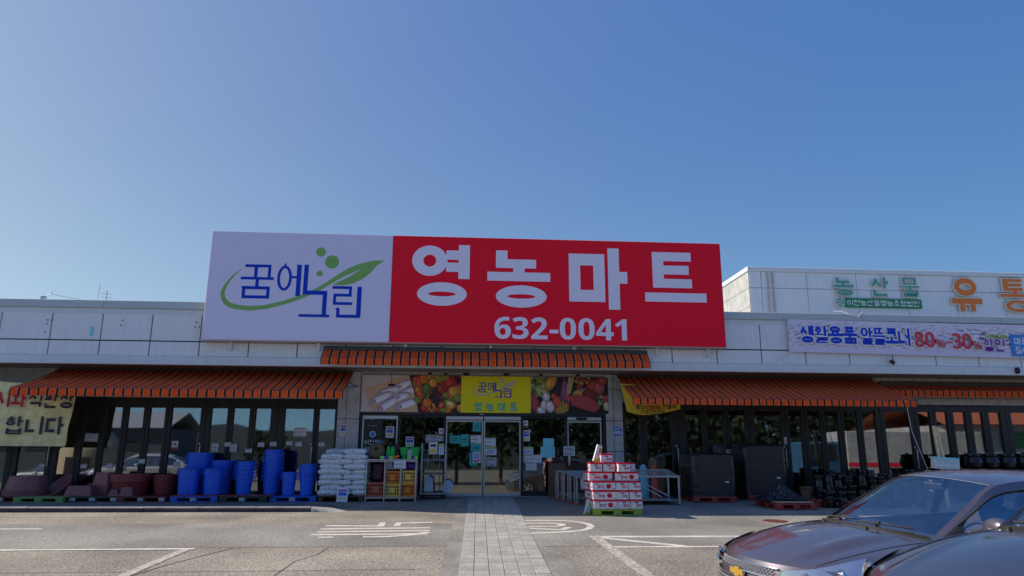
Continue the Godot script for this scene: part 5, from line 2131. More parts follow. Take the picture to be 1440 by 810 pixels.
func make_cartons() -> void:
	var ph := -.19
	var z1 := 4.3
	pallet("lime green plastic pallet under the pile of apple cartons", V(3.40, lot(3.8) - .005, z1 - .55), "lime_pallet", 1.03, 1.1, 0).rotation.x = SLOPE * 0.6
	var proto := thing("apple_carton", "", "carton", V(0, -60, 0))
	carton_mesh(proto, .505, .188, .262)
	var y0 := -.055
	var h := .1895
	var grp := "apple cartons piled on the lime green pallet"
	# x, z, turned; the front row first
	var even := [[3.145, z1 - .135, 0, "front left"], [3.532, z1 - .255, 1, "front middle"], [3.797, z1 - .255, 1, "front right"], [3.02, z1 - .53, 1, "left side, front one"], [3.145, z1 - .93, 0, "left side, rear one"], [3.66, z1 - .66, 0, "right side, middle one"], [3.66, z1 - .93, 0, "right side, rear one"]]
	for l in 4:
		for p in even:
			if l == 3 and p[3] == "front middle":
				continue
			var q: Array = p
			var x: float = q[0] + rng.randf_range(-.008, .008) - .012 * l
			var z: float = q[1] + rng.randf_range(-.008, .008)
			var turn: float = q[2] * PI / 2 + rng.randf_range(-.02, .02)
			if l == 3 and q[3] == "front left":
				x -= .04
				z -= .10
			if l == 3 and q[3] == "front right":
				x = 3.62
				z = z1 - .17
				turn = PI + .04
			dup(proto, "apple_carton", "apple carton with red lid, %s, %s layer up from the pallet" % [q[3], nth(l)], V(x, y0 + h * l, z), turn, grp)
	for p in [[2.98, 4, z1 - .30, PI / 2 - .05, "left of three loose ones on the fourth layer"], [3.25, 4, z1 - .34, PI / 2 + .03, "middle of three loose ones on the fourth layer"], [3.53, 4, z1 - .16, .06 + PI / 2, "right front of the loose ones above the fourth layer"], [3.66, 4, z1 - .60, .1, "turned one behind the loose ones"], [3.20, 5, z1 - .40, PI / 2 + .08, "topmost one on its own above all others"]]:
		dup(proto, "apple_carton", "white apple carton with red lid, " + p[4], V(p[0], y0 + h * p[1], p[2]), p[3], grp)
	remove_child(proto)
	proto.free()
	for p in [[V(2.77, -.2, 4.05), -.42, .30, "at the foot of the carton pile's left corner"], [V(2.99, .90, 4.05), -.40, .34, "on top of the carton pile's left corner"]]:
		var t := thing("leaning_board", "narrow white and green printed board leaning %s" % p[3], "board", p[0])
		t.rotation = V(-.12, .35, p[1])
		var g := Geo.new()
		g.box(V(0, p[2] / 2 + .02, 0), V(.13, p[2] + .04, .05), .006)
		part("board", g, mats["carton"], t)
		g = Geo.new()
		g.box(V(.03, p[2] * .82, .027), V(.06, p[2] * .3, .004))
		g.box(V(0, p[2] * .12, .027), V(.12, p[2] * .24, .004))
		g.box(V(.066, p[2] / 2, 0), V(.004, p[2], .046))
		part("green_print", g, mats["lime_ink"], t)
		g = Geo.new()
		g.box(V(-.02, p[2] * .5, .028), V(.05, p[2] * .18, .004))
		part("blue_print", g, mats["sky_paper"], t)


func make_trolleys() -> void:
	for p in [[2.44, 2.90, "board_brown", "warm brown wooden board leaning before the pane right of doors"], [2.905, 3.52, "board_dark", "darker brown wooden board beside the warm brown one"]]:
		var g := Geo.new()
		g.span(0, p[1] - p[0], 0, .885, 0, .05, .006)
		single("wooden_board", p[3], "board", g, mats[p[2]], V(p[0], -.02, .26))
	for i in 4:
		var z := 1.0 + .42 * i
		var x := 2.57 + .095 * i
		var w := .95 - .05 * i
		var h := .70 - .02 * i
		var t := thing("steel_trolley", "low stainless steel stand, %s of four nested ones beside the apple cartons" % ["rearmost", "second from the rear", "third from the rear", "front one"][i], "stand", V(x, lot(z), z), 0.0, "nested steel stands")
		for lx in [0.0, w]:
			for lz in [-.2, .16]:
				var g := Geo.new()
				g.box(V(lx, h / 2 + .03, lz), V(.04, h - .05, .04), .005)
				part("leg", g, mats["steel"], t)
				g = Geo.new()
				g.lathe([V2(0, -.012), V2(.032, -.012), V2(.032, .012), V2(0, .012)], 12, Transform3D(Basis(Vector3.RIGHT, PI / 2), V(lx, .032, lz)))
				part("castor", g, mats["crate_red"], t)
		var g := Geo.new()
		g.box(V(w / 2, h + .005, -.02), V(w + .05, .035, .44), .006)
		part("top", g, mats["steel"], t)
		g = Geo.new()
		for zz in [-.2, .16]:
			g.box(V(w / 2, .16, zz), V(w - .04, .03, .025), .004)
		for xx in [0.0, w]:
			g.box(V(xx, .16, -.02), V(.025, .03, .32), .004)
		part("lower_rail", g, mats["steel"], t)
	notice("white price card with digits hung on the front steel stand", 2.93, 3.24, .27, .52, 2.46, "lines")
	# pets banned sign on a stick
	var t := thing("stick_sign", "white sign with black characters on a thin wooden stick before the side door", "sign", V(2.98, .85, .42))
	var g := Geo.new()
	g.box(V(0, .2, 0), V(.03, .5, .015), .003)
	part("stick", g, mats["stake"], t)
	g = Geo.new()
	g.box(V(0, .32, .012), V(.30, .24, .01), .002)
	part("board", g, mats["paper"], t)
	g = Geo.new()
	write(g, "반려동물", V(-.135, .325, .019), V2(.058, .095), .067, .15)
	write(g, "출입금지", V(-.135, .215, .019), V2(.058, .095), .067, .15)
	part("print", g, mats["ink"], t)


func make_cart() -> void:
	# the steel bed beside the cartons
	var t := thing("steel_cart", "low steel display cart with wire bed right of the apple cartons", "cart", V(4.72, lot(1.8), 1.8))
	var hts := {0: .78, 1: .64}
	for x in [-.42, .62]:
		for i in 2:
			var z: float = [-.45, .45][i]
			var h: float = hts[i]
			var g := Geo.new()
			g.box(V(x, h / 2, z), V(.045, h, .045), .005)
			part("leg", g, mats["steel"], t)
	var g := Geo.new()
	for i in 2:
		g.bar(V(-.46, [.78, .64][i], [-.45, .45][i]), V(.66, [.78, .64][i], [-.45, .45][i]), .05, .05, .006)
	for x in [-.42, .62]:
		g.bar(V(x, .78, -.45), V(x, .64, .45), .045, .045, .006)
	part("top_frame", g, mats["steel"], t)
	g = Geo.new()
	for i in 15:
		var x := -.38 + .07 * i
		g.bar(V(x, .79, -.45), V(x, .65, .45), .008)
	for i in 9:
		var s := i / 8.0
		g.bar(V(-.42, lerpf(.785, .645, s), lerpf(-.45, .45, s)), V(.62, lerpf(.785, .645, s), lerpf(-.45, .45, s)), .008)
	part("wire_bed", g, mats["alu"], t)
	g = Geo.new()
	g.box(V(.1, .10, 0), V(1.06, .02, .92), .004)
	part("lower_shelf", g, mats["steel"], t)
	g = Geo.new()
	g.tube([V(-.2, .5, .2), V(.35, .2, .4)], .016, 6)
	g.tube([V(-.25, .42, .2), V(.2, .17, .42)], .016, 6)
	part("brace", g, mats["alu"], t)
	g = Geo.new()
	g.lathe([V2(.05, -.012), V2(.065, -.012), V2(.065, .012), V2(.05, .012), V2(.05, -.012)], 16, Transform3D(Basis(Vector3.RIGHT, PI / 2), V(.34, .2, .36)))
	part("wheel", g, mats["purple_goods"], t)
	for p in [[4.95, "sky_paper", "pale blue bag of goods standing behind the steel cart"], [5.25, "crate_red", "dull red bag of goods standing behind the steel cart"], [4.62, "purple_goods", "dark violet crate of goods standing behind the steel cart, leftmost"]]:
		g = Geo.new()
		g.lathe([V2(0, 0), V2(.13, .0), V2(.14, .2), V2(.13, .55), V2(.09, .78), V2(.05, .85), V2(0, .86)], 12)
		single("goods_bag", p[2], "bag", g, mats[p[1]], V(p[0], lot(.5), .45), .2)


func wrapped_load(label: String, at: Vector3, w: float, h: float, d: float, seed_: int, turn: float) -> void:
	var t := thing("wrapped_load", label, "pallet load", at, turn)
	var f := FastNoiseLite.new()
	f.seed = seed_
	f.frequency = 1.3
	var rows := []
	var nv := 64
	for i in 30:
		var r := PackedVector3Array()
		var s := clampf((i - 1) / 25.0, 0.0, 1.0)
		var k := 1.0 if i < 26 else 1.0 - .28 * (i - 25) * 1.0
		for j in nv:
			var a := TAU * j / nv
			var c := V2(cos(a), sin(a))
			var sq := 1.0 / pow(pow(absf(c.x), 9.0) + pow(absf(c.y), 9.0), 1.0 / 9.0)
			var p := c * sq
			var band := .012 * absf(sin(s * 23.0 + f.get_noise_1d(j * 2.0) * 1.5))
			var bulge := 1.0 - band + .02 * f.get_noise_3d(p.x * 1.2, s * 5.0, p.y * 1.2) + .05 * sin(PI * s) * .5
			var y := s * h + (.02 * f.get_noise_2d(p.x * 3.0, p.y * 3.0) if i > 24 else 0.0)
			if i >= 26:
				y += .012 + .03 * f.get_noise_2d(p.x * k * 3.0, p.y * k * 3.0)
			r.append(V(p.x * w / 2 * bulge * k, y, p.y * d / 2 * bulge * k))
		rows.append(r)
	var g := Geo.new()
	g.ring_grid(rows, true)
	part("film_wrap", g, mats["black_wrap"], t)
	var face := []
	for i in range(2, 26):
		var r := PackedVector3Array()
		for j in range(9, 24):
			r.append(rows[i][j] + V(0, 0, .004))
		face.append(r)
	g = Geo.new()
	g.grid(face, true)
	part("carton_face", g, mats["cardboard"], t)
	g = Geo.new()
	for i in 9:
		var yy := h * (.1 + .85 * i / 8.0)
		g.box(V(-w * .37 + rng.randf_range(-.02, .02), yy, d * .515), V(.09, .008, .012), .003)
		g.box(V(w * .36 + rng.randf_range(-.03, .03), yy + .04, d * .515), V(.12, .008, .012), .003)
	part("strap", g, mats["black_sheet"], t)
	g = Geo.new()
	g.box(V(w * .27, h * .34, d * .519), V(.10, .035, .004))
	part("label_sticker", g, mats["paper"], t)


func make_loads() -> void:
	pallet("red plastic pallet under the left black wrapped load", V(6.42, lot(1.1) - .01, 1.12), "red_pallet", 1.1, 1.1)
	pallet("red plastic pallet under the taller black wrapped load", V(8.0, lot(.8) - .01, .66), "red_pallet", 1.1, 1.1)
	wrapped_load("lower of two pallet loads wrapped in black film, left one", V(6.42, .06, 1.1), 1.14, 1.06, 1.12, 4, .03)
	wrapped_load("taller pallet load wrapped in black film right of the lower one", V(7.98, .08, .66), 1.14, 1.28, 1.1, 9, -.04)
	pallet("red plastic pallet in front with crumpled black sheeting on it", V(7.72, lot(2.8) - .005, 2.75), "red_pallet", .98, 1.1, 0, .03)
	pallet("red plastic pallet end showing among the black pots", V(8.95, lot(2.3), 2.3), "red_pallet", .9, 1.0, 2)
	var g := Geo.new()
	g.span(-.44, .44, 0, .012, -.3, .52, .004)
	single("pale_board", "pale thin board on the front red pallet under the black sheeting", "board", g, mats["stake"], V(7.74, .012, 2.72))
	var f := FastNoiseLite.new()
	f.seed = 15
	f.frequency = 2.2
	f.fractal_type = FastNoiseLite.FRACTAL_RIDGED
	var rows := []
	for j in 44:
		var r := PackedVector3Array()
		for i in 44:
			var u := i / 43.0 * 2 - 1
			var w := j / 43.0 * 2 - 1
			var fall := exp(-(u * u * 2.2 + w * w * 2.6))
			var k := f.get_noise_2d(u * .9, w * .9)
			r.append(V(u * .58 + .03 * k, .02 + .26 * fall * (1.0 + .75 * k) + .02 * k, w * .46 - .05 + .05 * k))
		rows.append(r)
	g = Geo.new()
	g.grid(rows)
	single("black_sheeting", "crumpled heap of glossy black plastic sheeting on the front red pallet", "plastic sheet", g, mats["black_sheet"], V(7.66, .01, 2.55))


func pot_shape(r: float, h: float) -> Geo:
	var g := Geo.new()
	g.lathe([V2(0, 0), V2(r * .72, 0), V2(r * .78, .01), V2(r * .93, h * .72), V2(r * 1.0, h * .74), V2(r * 1.04, h * .80), V2(r * 1.04, h * .97), V2(r * 1.0, h), V2(r * .92, h), V2(r * .72, .02), V2(0, .02)], 14)
	return g


func make_pots() -> void:
	var proto := thing("black_pot", "", "pot", V(0, -70, 0))
	part("body", pot_shape(.115, .2), mats["black_pot"], proto)
	var grp := "small black plant pots heaped right of the wrapped loads"
	var names := ["front", "second", "third", "fourth", "rear"]
	var tier := -1
	# tiers: depth, lowest and highest x, how many nested, lift
	var tiers := [[2.55, 8.95, 10.9, 1, 0.0], [2.25, 9.05, 11.2, 2, 0.0], [1.95, 9.0, 11.6, 3, .02], [1.62, 9.1, 12.1, 5, .03], [1.3, 9.6, 12.6, 6, .05]]
	var count := 0
	for t in tiers:
		var x: float = t[1]
		var heap := -1
		tier += 1
		while x < t[2]:
			heap += 1
			var n: int = maxi(1, t[3] - (1 if rng.randf() < .45 else 0))
			var tilt := rng.randf_range(-.05, .05)
			for k in n:
				if count >= 150:
					break
				count += 1
				var y: float = lot(t[0]) + t[4] + k * .105
				var label := "black plant pot, %s up in the %s stack of the heap's %s tier" % [nth(k), nth(heap % 12), names[tier]]
				var p := dup(proto, "black_pot", label, V(x + tilt * k * .2, y, t[0] + rng.randf_range(-.03, .03)), rng.randf() * 3.0, grp)
				if rng.randf() < .35:
					p.rotation.x = PI
					p.position.y += .2
				p.scale = Vector3.ONE * rng.randf_range(.92, 1.12)
			x += rng.randf_range(.25, .30)
	# a few lying at the edge
	for i in 9:
		var p := dup(proto, "black_pot", "black plant pot lying on its side before the heap, %s from the left" % nth(i), V(8.75 + .27 * i, lot(2.8) + .10, 2.82 + rng.randf_range(-.1, .1)), 0, grp)
		p.rotation = V(PI / 2, rng.randf_range(-1, 1), 0)
	remove_child(proto)
	proto.free()
	var g := Geo.new()
	g.lathe([V2(0, 0), V2(.12, 0), V2(.14, .04), V2(.15, .34), V2(.17, .36), V2(.17, .40), V2(.15, .40), V2(.13, .05), V2(0, .05)], 18)
	single("brown_jar", "tall brown pot with rim standing left of the black pots", "pot", g, mats["brown_pot"], V(8.72, lot(1.9), 1.75))
	# large jars on a bench to the right
	var b := thing("dark_bench", "low dark bench carrying the row of big black jars at right", "bench", V(15.0, lot(1.4), 1.4))
	g = Geo.new()
	g.box(V(0, .78, 0), V(4.0, .05, .7), .008)
	part("top", g, mats["dark"], b)
	for x in [-1.9, -.65, .65, 1.9]:
		g = Geo.new()
		g.box(V(x, .38, 0), V(.08, .76, .6), .008)
		part("leg", g, mats["dark"], b)
	var jar := thing("black_jar", "", "jar", V(0, -80, 0))
	g = Geo.new()
	g.lathe([V2(0, 0), V2(.14, 0), V2(.20, .06), V2(.225, .17), V2(.20, .28), V2(.16, .33), V2(.18, .345), V2(.18, .37), V2(.15, .37), V2(.14, .3), V2(0, .05)], 20, Transform3D(), false)
	part("body", g, mats["black_pot"], jar)
	g = Geo.new()
	g.lathe([V2(0, .45), V2(.03, .45), V2(.035, .42), V2(.19, .395), V2(.195, .37), V2(0, .37)], 20)
	part("lid", g, mats["black_pot"], jar)
	for i in 8:
		dup(jar, "black_jar", "big black lidded jar, %s from the left on the bench at right" % nth(i), V(13.45 + .46 * i, lot(1.4) + .806, 1.42), rng.randf(), "big black jars on the bench")
	remove_child(jar)
	jar.free()


func make_street_bits() -> void:
	# stake with a sign
	var t := thing("stake_sign", "pale blue and white sign box on a leaning wooden stake behind the car", "sign", V(11.44, lot(3) - .02, 3.0))
	var g := Geo.new()
	g.bar(V(.1, 0, 0), V(-.02, 1.92, 0), .075, .05, .006)
	g.bar(V(.16, .7, .02), V(.04, 1.9, .02), .05, .04, .005)
	part("stake", g, mats["stake"], t)
	g = Geo.new()
	g.box(V(.08, 1.05, .10), V(.64, .27, .12), .008, Basis(Vector3.BACK, -.06))
	part("sign_box", g, mats["carton"], t)
	g = Geo.new()
	g.xf = Transform3D(Basis(Vector3.BACK, -.06), V(.08, 1.05, .162))
	g.box(V(0, .105, 0), V(.63, .05, .004))
	write(g, "고객전용주차구역", V(-.29, -.04, .002), V2(.062, .11), .072, .14)
	g.box(V(0, -.1, 0), V(.5, .03, .004))
	part("print", g, mats["sky_paper"], t)
	# cameras under the eaves
	t = thing("security_camera", "small white security camera under the sale banner on the fascia", "camera", V(11.66, 3.56, 1.11))
	g = Geo.new()
	g.box(V(0, .06, .02), V(.12, .15, .05), .012)
	part("mount", g, mats["carton"], t)
	g = Geo.new()
	g.lathe([V2(0, -.07), V2(.045, -.07), V2(.05, -.05), V2(.05, .05), V2(.04, .06), V2(0, .06)], 14, Transform3D(Basis(Vector3.RIGHT, PI / 2 + .5), V(.03, -.02, .10)))
	part("body", g, mats["dark"], t)
	t = thing("dome_camera", "small dark dome camera hanging at the far right of the fascia", "camera", V(15.25, 3.36, 1.17))
	g = Geo.new()
	g.box(V(0, .06, .0), V(.10, .05, .08), .01)
	g.lathe([V2(0, -.09), V2(.04, -.08), V2(.065, -.04), V2(.07, .02), V2(.05, .04), V2(0, .04)], 14, Transform3D(), true)
	part("body", g, mats["dark"], t)
	# roof clutter
	t = thing("roof_post", "short grey post with a wire standing behind the parapet at left", "post", V(-12.9, 4.5, -3.2))
	g = Geo.new()
	g.box(V(0, .68, 0), V(.13, 1.36, .13), .01)
	part("post", g, mats["cap"], t)
	g = Geo.new()
	g.tube([V(.05, 1.36, 0), V(.22, 1.42, 0), V(.24, 1.50, 0)], .012, 5)
	var wire := []
	for i in 13:
		wire.append(V(.24 + .5 * i, 1.42 - .55 * (i / 12.0) - .12 * sin(PI * i / 12.0), -.1 * i))
	g.tube(wire, .008, 5)
	part("wire", g, mats["cap"], t)
	t = thing("roof_aerial", "thin television aerial with crossbars rising behind the parapet at left", "aerial", V(-11.4, 4.5, -4.0))
	g = Geo.new()
	g.tube([V(0, 0, 0), V(0, 1.75, 0)], .014, 5)
	for i in 4:
		g.tube([V(-.10 - .03 * i, 1.30 + .12 * i, 0), V(.10 + .03 * i, 1.26 + .12 * i, 0)], .009, 5)
	part("mast", g, mats["cap"], t)
	g = Geo.new()
	g.tube([V(-.25, 0, 0), V(-.25, 1.98, 0)], .008, 5)
	part("whip", g, mats["cap"], t)


# ---------------------------------------------------------------- cars
# Own axes: x runs back from the nose, y up, z to the car's left side.
func crv(p: Array, u: float) -> float:
	if u <= p[0].x:
		return p[0].y
	for i in p.size() - 1:
		var a: Vector2 = p[i]
		var b: Vector2 = p[i + 1]
		if u <= b.x:
			var before: Vector2 = p[i - 1] if i > 0 else a - (b - a)
			var after: Vector2 = p[i + 2] if i + 2 < p.size() else b + (b - a)
			var ma := (b.y - before.y) / (b.x - before.x) * (b.x - a.x)
			var mb := (after.y - a.y) / (after.x - a.x) * (b.x - a.x)
			var t := (u - a.x) / (b.x - a.x)
			return (2 * t * t * t - 3 * t * t + 1) * a.y + (t * t * t - 2 * t * t + t) * ma + (-2 * t * t * t + 3 * t * t) * b.y + (t * t * t - t * t) * mb
	return p[p.size() - 1].y


func nose_u(z: float, y: float) -> float:
	var a := absf(z)
	return .37 * pow(a / .82, 2.4) + .10 * pow(maxf(y - .52, 0.0) / .3, 1.6) + .05 * pow(maxf(.45 - y, 0.0) / .25, 2.0)


func hood_point(s: float, t: float) -> Vector3:
	# s across from -1 to 1, t from the leading edge to the windscreen
	var a := absf(s)
	var zf := .64 * s
	var yf := .775 + .026 * a * a
	var p0 := V(nose_u(zf, yf) + .0, yf, zf)
	var zr := .715 * s
	var p1 := V(1.12 + .26 * pow(a, 1.8), 1.025 - .055 * pow(a, 2.2), zr)
	var p := p0.lerp(p1, t)
	p.z = lerpf(zf, zr, t) + .02 * s * sin(PI * t)
	p.y = lerpf(yf, p1.y, 1.0 - pow(1.0 - t, 1.75))
	p.y += .016 * exp(-pow((a - .62) / .10, 2.0)) * sin(PI * minf(t * 1.1, 1.0)) - .010 * exp(-pow((a - .80) / .08, 2.0)) * sin(PI * t)
	if t < .06:
		p.y -= .022 * (1.0 - t / .06)
		p.x -= .010 * (1.0 - t / .06)
	return p


func side_point(t: float, k: float, side: float) -> Vector3:
	# t along the body from nose to tail (0..1 front wing, 1..2 cabin and boot), k from top edge down to sill
	var top: Vector3
	if t <= 1.0:
		top = hood_point(1.0, t)
	else:
		var u := lerpf(1.38, 4.45, t - 1.0)
		top = V(u, crv([V2(1.38, .97), V2(2.2, .985), V2(3.2, 1.015), V2(3.9, 1.06), V2(4.3, 1.06), V2(4.45, 1.03)], u), crv([V2(1.38, .735), V2(2.2, .80), V2(3.2, .795), V2(3.9, .73), V2(4.45, .64)], u))
	var u0 := top.x
	var wide := crv([V2(.0, .80), V2(.35, .845), V2(.9, .892), V2(1.5, .885), V2(2.5, .895), V2(3.6, .893), V2(4.2, .83), V2(4.6, .76)], u0)
	var pts := [V2(top.z, top.y), V2(lerpf(top.z, wide, .55), top.y - .018), V2(lerpf(top.z, wide, .88), top.y - .075), V2(wide - .012, lerpf(top.y, .6, .5)), V2(wide, .62), V2(wide - .008, .48), V2(wide - .03, .33), V2(wide - .07, .22)]
	var f := k * (pts.size() - 1)
	var i := mini(int(f), pts.size() - 2)
	var a: Vector2 = pts[maxi(i - 1, 0)]
	var b: Vector2 = pts[i]
	var c: Vector2 = pts[i + 1]
	var d: Vector2 = pts[mini(i + 2, pts.size() - 1)]
	var q := b.cubic_interpolate(c, a, d, f - i)
	var u := u0
	if t < 1.0:
		u += (nose_u(q.x, q.y) - nose_u(top.z, top.y)) * pow(1.0 - t, 2.2)
	if t > 1.6:
		u -= .12 * pow((t - 1.6) / .4, 2.0) * clampf(k * 1.3 - .5, -.2, 1.0) * -1.0
	return V(u, q.y, q.x * side)


const RAIL := [[1.375, .985, .712], [1.76, 1.205, .645], [2.13, 1.388, .575], [2.75, 1.42, .56], [3.32, 1.372, .55], [3.70, 1.24, .60], [4.02, 1.085, .665]]
const CENTRE := [[1.12, 1.03], [1.56, 1.262], [1.985, 1.436], [2.70, 1.479], [3.38, 1.432], [3.78, 1.29], [4.12, 1.115]]


func rail_at(a: float) -> Vector3:
	var i := mini(int(a), RAIL.size() - 2)
	var w := func(k: int) -> Vector3:
		var r: Array = RAIL[clampi(k, 0, RAIL.size() - 1)]
		return V(r[0], r[1], r[2])
	return w.call(i).cubic_interpolate(w.call(i + 1), w.call(i - 1), w.call(i + 2), a - i)


func roof_point(a: float, b: float) -> Vector3:
	var i := mini(int(a), CENTRE.size() - 2)
	var w := func(k: int) -> Vector2:
		var r: Array = CENTRE[clampi(k, 0, CENTRE.size() - 1)]
		return V2(r[0], r[1])
	var c: Vector2 = w.call(i).cubic_interpolate(w.call(i + 1), w.call(i - 1), w.call(i + 2), a - i)
	var p := rail_at(a)
	var k := absf(b)
	return V(lerpf(c.x, p.x, pow(k, 2.0)), lerpf(c.y, p.y, pow(k, 2.3)), p.z * b)


func cabin_side(a: float, c: float, side: float) -> Vector3:
	var r := rail_at(a)
	var u := crv([V2(0, 1.38), V2(1, 1.60), V2(2, 1.95), V2(3, 2.72), V2(4, 3.35), V2(5, 3.72), V2(6, 4.04)], a)
	var belt := V(u, crv([V2(1.38, .975), V2(2.2, .99), V2(3.2, 1.02), V2(4.04, 1.065)], u), crv([V2(1.38, .74), V2(2.2, .805), V2(3.2, .80), V2(4.04, .70)], u))
	var p := r.lerp(belt, c)
	p.z += .025 * sin(PI * c) * clampf(a, 0, 1)
	p.z *= side
	return p


func surf(f: Callable, a0: float, a1: float, b0: float, b1: float, na: int, nb: int, flip := false, lift := 0.0) -> Geo:
	var rows := []
	for i in na + 1:
		var r := PackedVector3Array()
		for j in nb + 1:
			r.append(f.call(lerpf(a0, a1, float(i) / na), lerpf(b0, b1, float(j) / nb)))
		rows.append(r)
	var g := Geo.new()
	g.grid(rows, flip)
	if lift != 0.0:
		for i in g.v.size():
			g.v[i] += g.n[i] * lift
	return g


func car(label: String, paint: StandardMaterial3D, emblem: bool, tall: float) -> Node3D:
	var t := thing("parked_car", label, "car")
	var g: Geo
	var hood := part("hood", surf(hood_point, -1, 1, 0, 1, 40, 26), paint, t)
	g = Geo.new()
	for s in [-.55, .35]:
		var p := hood_point(s, .93)
		g.lathe([V2(0, .022), V2(.012, .018), V2(.02, 0)], 8, Transform3D(Basis(), p))
	part("washer_jet", g, mats["rubber"], hood)
	for side in [1.0, -1.0]:
		g = Geo.new()
		var seam := []
		for i in 17:
			seam.append(hood_point(side * .985, .02 + .98 * i / 16.0) + V(0, .0015, 0))
		g.tube(seam, .0025, 5)
		part("bonnet_gap", g, mats["rubber"], t)
		var sp := func(a: float, b: float) -> Vector3: return side_point(a, b, side)
		part("front_wing", surf(sp, 0, .985, 0, 1, 24, 22, side > 0), paint, t)
		part("body_side", surf(sp, 1.0, 2.0, 0, 1, 36, 22, side > 0), paint, t)
		g = Geo.new()
		for cut in [1.055, 1.36, 1.68]:
			var line := []
			for i in 9:
				line.append(side_point(cut, .03 + .75 * i / 8.0, side) + V(0, 0, .001 * side))
			g.tube(line, .004, 5)
		part("door_gap", g, mats["rubber"], t)
		for cut in [1.33, 1.64]:
			g = Geo.new()
			var p := side_point(cut, .36, side)
			g.box(p + V(0, 0, .02 * side), V(.17, .025, .025), .008)
			part("door_handle", g, paint, t)
		# wheels in dark arches
		for u in [.93, 3.62]:
			g = Geo.new()
			g.lathe([V2(0, -.09), V2(.30, -.09), V2(.325, -.06), V2(.325, .06), V2(.30, .09), V2(.21, .09), V2(.205, .05), V2(0, .05)], 32, Transform3D(Basis(Vector3.RIGHT, side * PI / 2), V(u, .325, side * .815)))
			var wheel := part("wheel", g, mats["rubber"], t)
			g = Geo.new()
			g.xf = Transform3D(Basis(Vector3.RIGHT, side * PI / 2), V(u, .325, side * .815))
			for i in 5:
				g.box(Basis(Vector3.UP, TAU * i / 5) * V(.11, .07, 0), V(.20, .03, .055), .008, Basis(Vector3.UP, TAU * i / 5))
			g.lathe([V2(.19, .088), V2(.212, .092), V2(.212, .06), V2(.19, .06)], 28)
			g.lathe([V2(0, .095), V2(.05, .09), V2(.055, .06)], 16)
			part("rim", g, mats["alu"], wheel)
			g = Geo.new()
			var pts := []
			for i in 17:
				var a := PI * i / 16.0 - .12 + .24 * i / 16.0 * 0.0
				pts.append(V2(.385 * cos(a), .385 * sin(a)))
			g.xf = Transform3D(Basis() if side > 0 else Basis(Vector3.UP, PI), V(u, .325, side * .83))
			pts.append(V2(-.385, -.12))
			pts.append(V2(.385, -.12))
			g.prism(PackedVector2Array(pts), 0, .066)
			part("wheel_arch", g, mats["dark"], t)
	# nose
	var nz := func(z: float, y: float) -> Vector3: return V(nose_u(z, y), y, z)
	part("front_bumper", surf(nz, -.80, .80, .20, .79, 34, 20, true), paint, t)
	part("upper_grille", surf(nz, -.40, .40, .695, .752, 26, 5, true, .006), mats["dark"], t)
	g = Geo.new()
	for i in 22:
		for j in 3:
			var z := -.38 + .76 * (i + .5 * (j % 2)) / 21.5
			var y: float = .70 + .018 * j
			var a: Vector3 = nz.call(z, y)
			var b: Vector3 = nz.call(z + .018, y + .018)
			var c: Vector3 = nz.call(z - .018, y + .018)
			g.bar(a - V(.012, 0, 0), b - V(.012, 0, 0), .005)
			g.bar(a - V(.012, 0, 0), c - V(.012, 0, 0), .005)
	part("grille_mesh", g, mats["steel"], t)
	part("lower_grille", surf(nz, -.52, .52, .40, .63, 26, 8, true, .006), mats["dark"], t)
	g = Geo.new()
	for j in 7:
		var line := []
		for i in 19:
			line.append(nz.call(-.50 + 1.0 * i / 18.0, .425 + .03 * j) - V(.012, 0, 0))
		g.tube(line, .007, 5)
	part("grille_mesh", g, mats["steel"], t)
	for e in [[.758, .42], [.690, .42], [.638, .54], [.39, .54]]:
		g = Geo.new()
		var line := []
		for i in 23:
			line.append(nz.call(-e[1] + 2 * e[1] * i / 22.0, e[0]) - V(.010, 0, 0))
		g.tube(line, .009, 6)
		part("chrome_trim", g, mats["chrome"], t)
	for side in [1.0, -1.0]:
		# head lamp: wraps from the nose round to the wing
		var lamp := func(a: float, b: float) -> Vector3:
			var low := V(crv([V2(0, .10), V2(.4, .25), V2(.7, .44), V2(1, .64)], a), crv([V2(0, .625), V2(.4, .63), V2(.7, .69), V2(1, .83)], a), crv([V2(0, .47), V2(.4, .74), V2(.7, .85), V2(1, .835)], a))
			var high := V(crv([V2(0, .12), V2(.4, .30), V2(.7, .53), V2(1, .70)], a), crv([V2(0, .76), V2(.4, .80), V2(.7, .855), V2(1, .888)], a), crv([V2(0, .475), V2(.4, .655), V2(.7, .742), V2(1, .768)], a))
			var p := low.lerp(high, b)
			p += V(-.5, 0, .5).lerp(V(0, .15, 1.0), a) * (.003 + .020 * clampf(a * 2.0 - .4, 0.0, 1.0) * sin(PI * b) * sin(PI * minf(a + .12, 1.0)))
			p.z *= side
			return p
		var lens := part("headlamp", surf(lamp, 0, .93, .02, .98, 26, 10, side < 0, .004), mat("lamp_bowl", C(.70, .71, .72), .16, .85), t)
		part("lens", surf(lamp, 0, .93, .02, .98, 26, 10, side < 0, .018), glass("lamp_glass", C(.8, .85, .9), .12), lens)
		for q in [.3, .62]:
			g = Geo.new()
			var p: Vector3 = lamp.call(q, .5)
			g.lathe([V2(0, .02), V2(.03, .016), V2(.05, 0), V2(.058, .018), V2(.062, 0)], 18, Transform3D(Basis(Vector3.FORWARD, -PI / 2) * Basis(), p))
			part("reflector", g, mats["chrome"], lens)
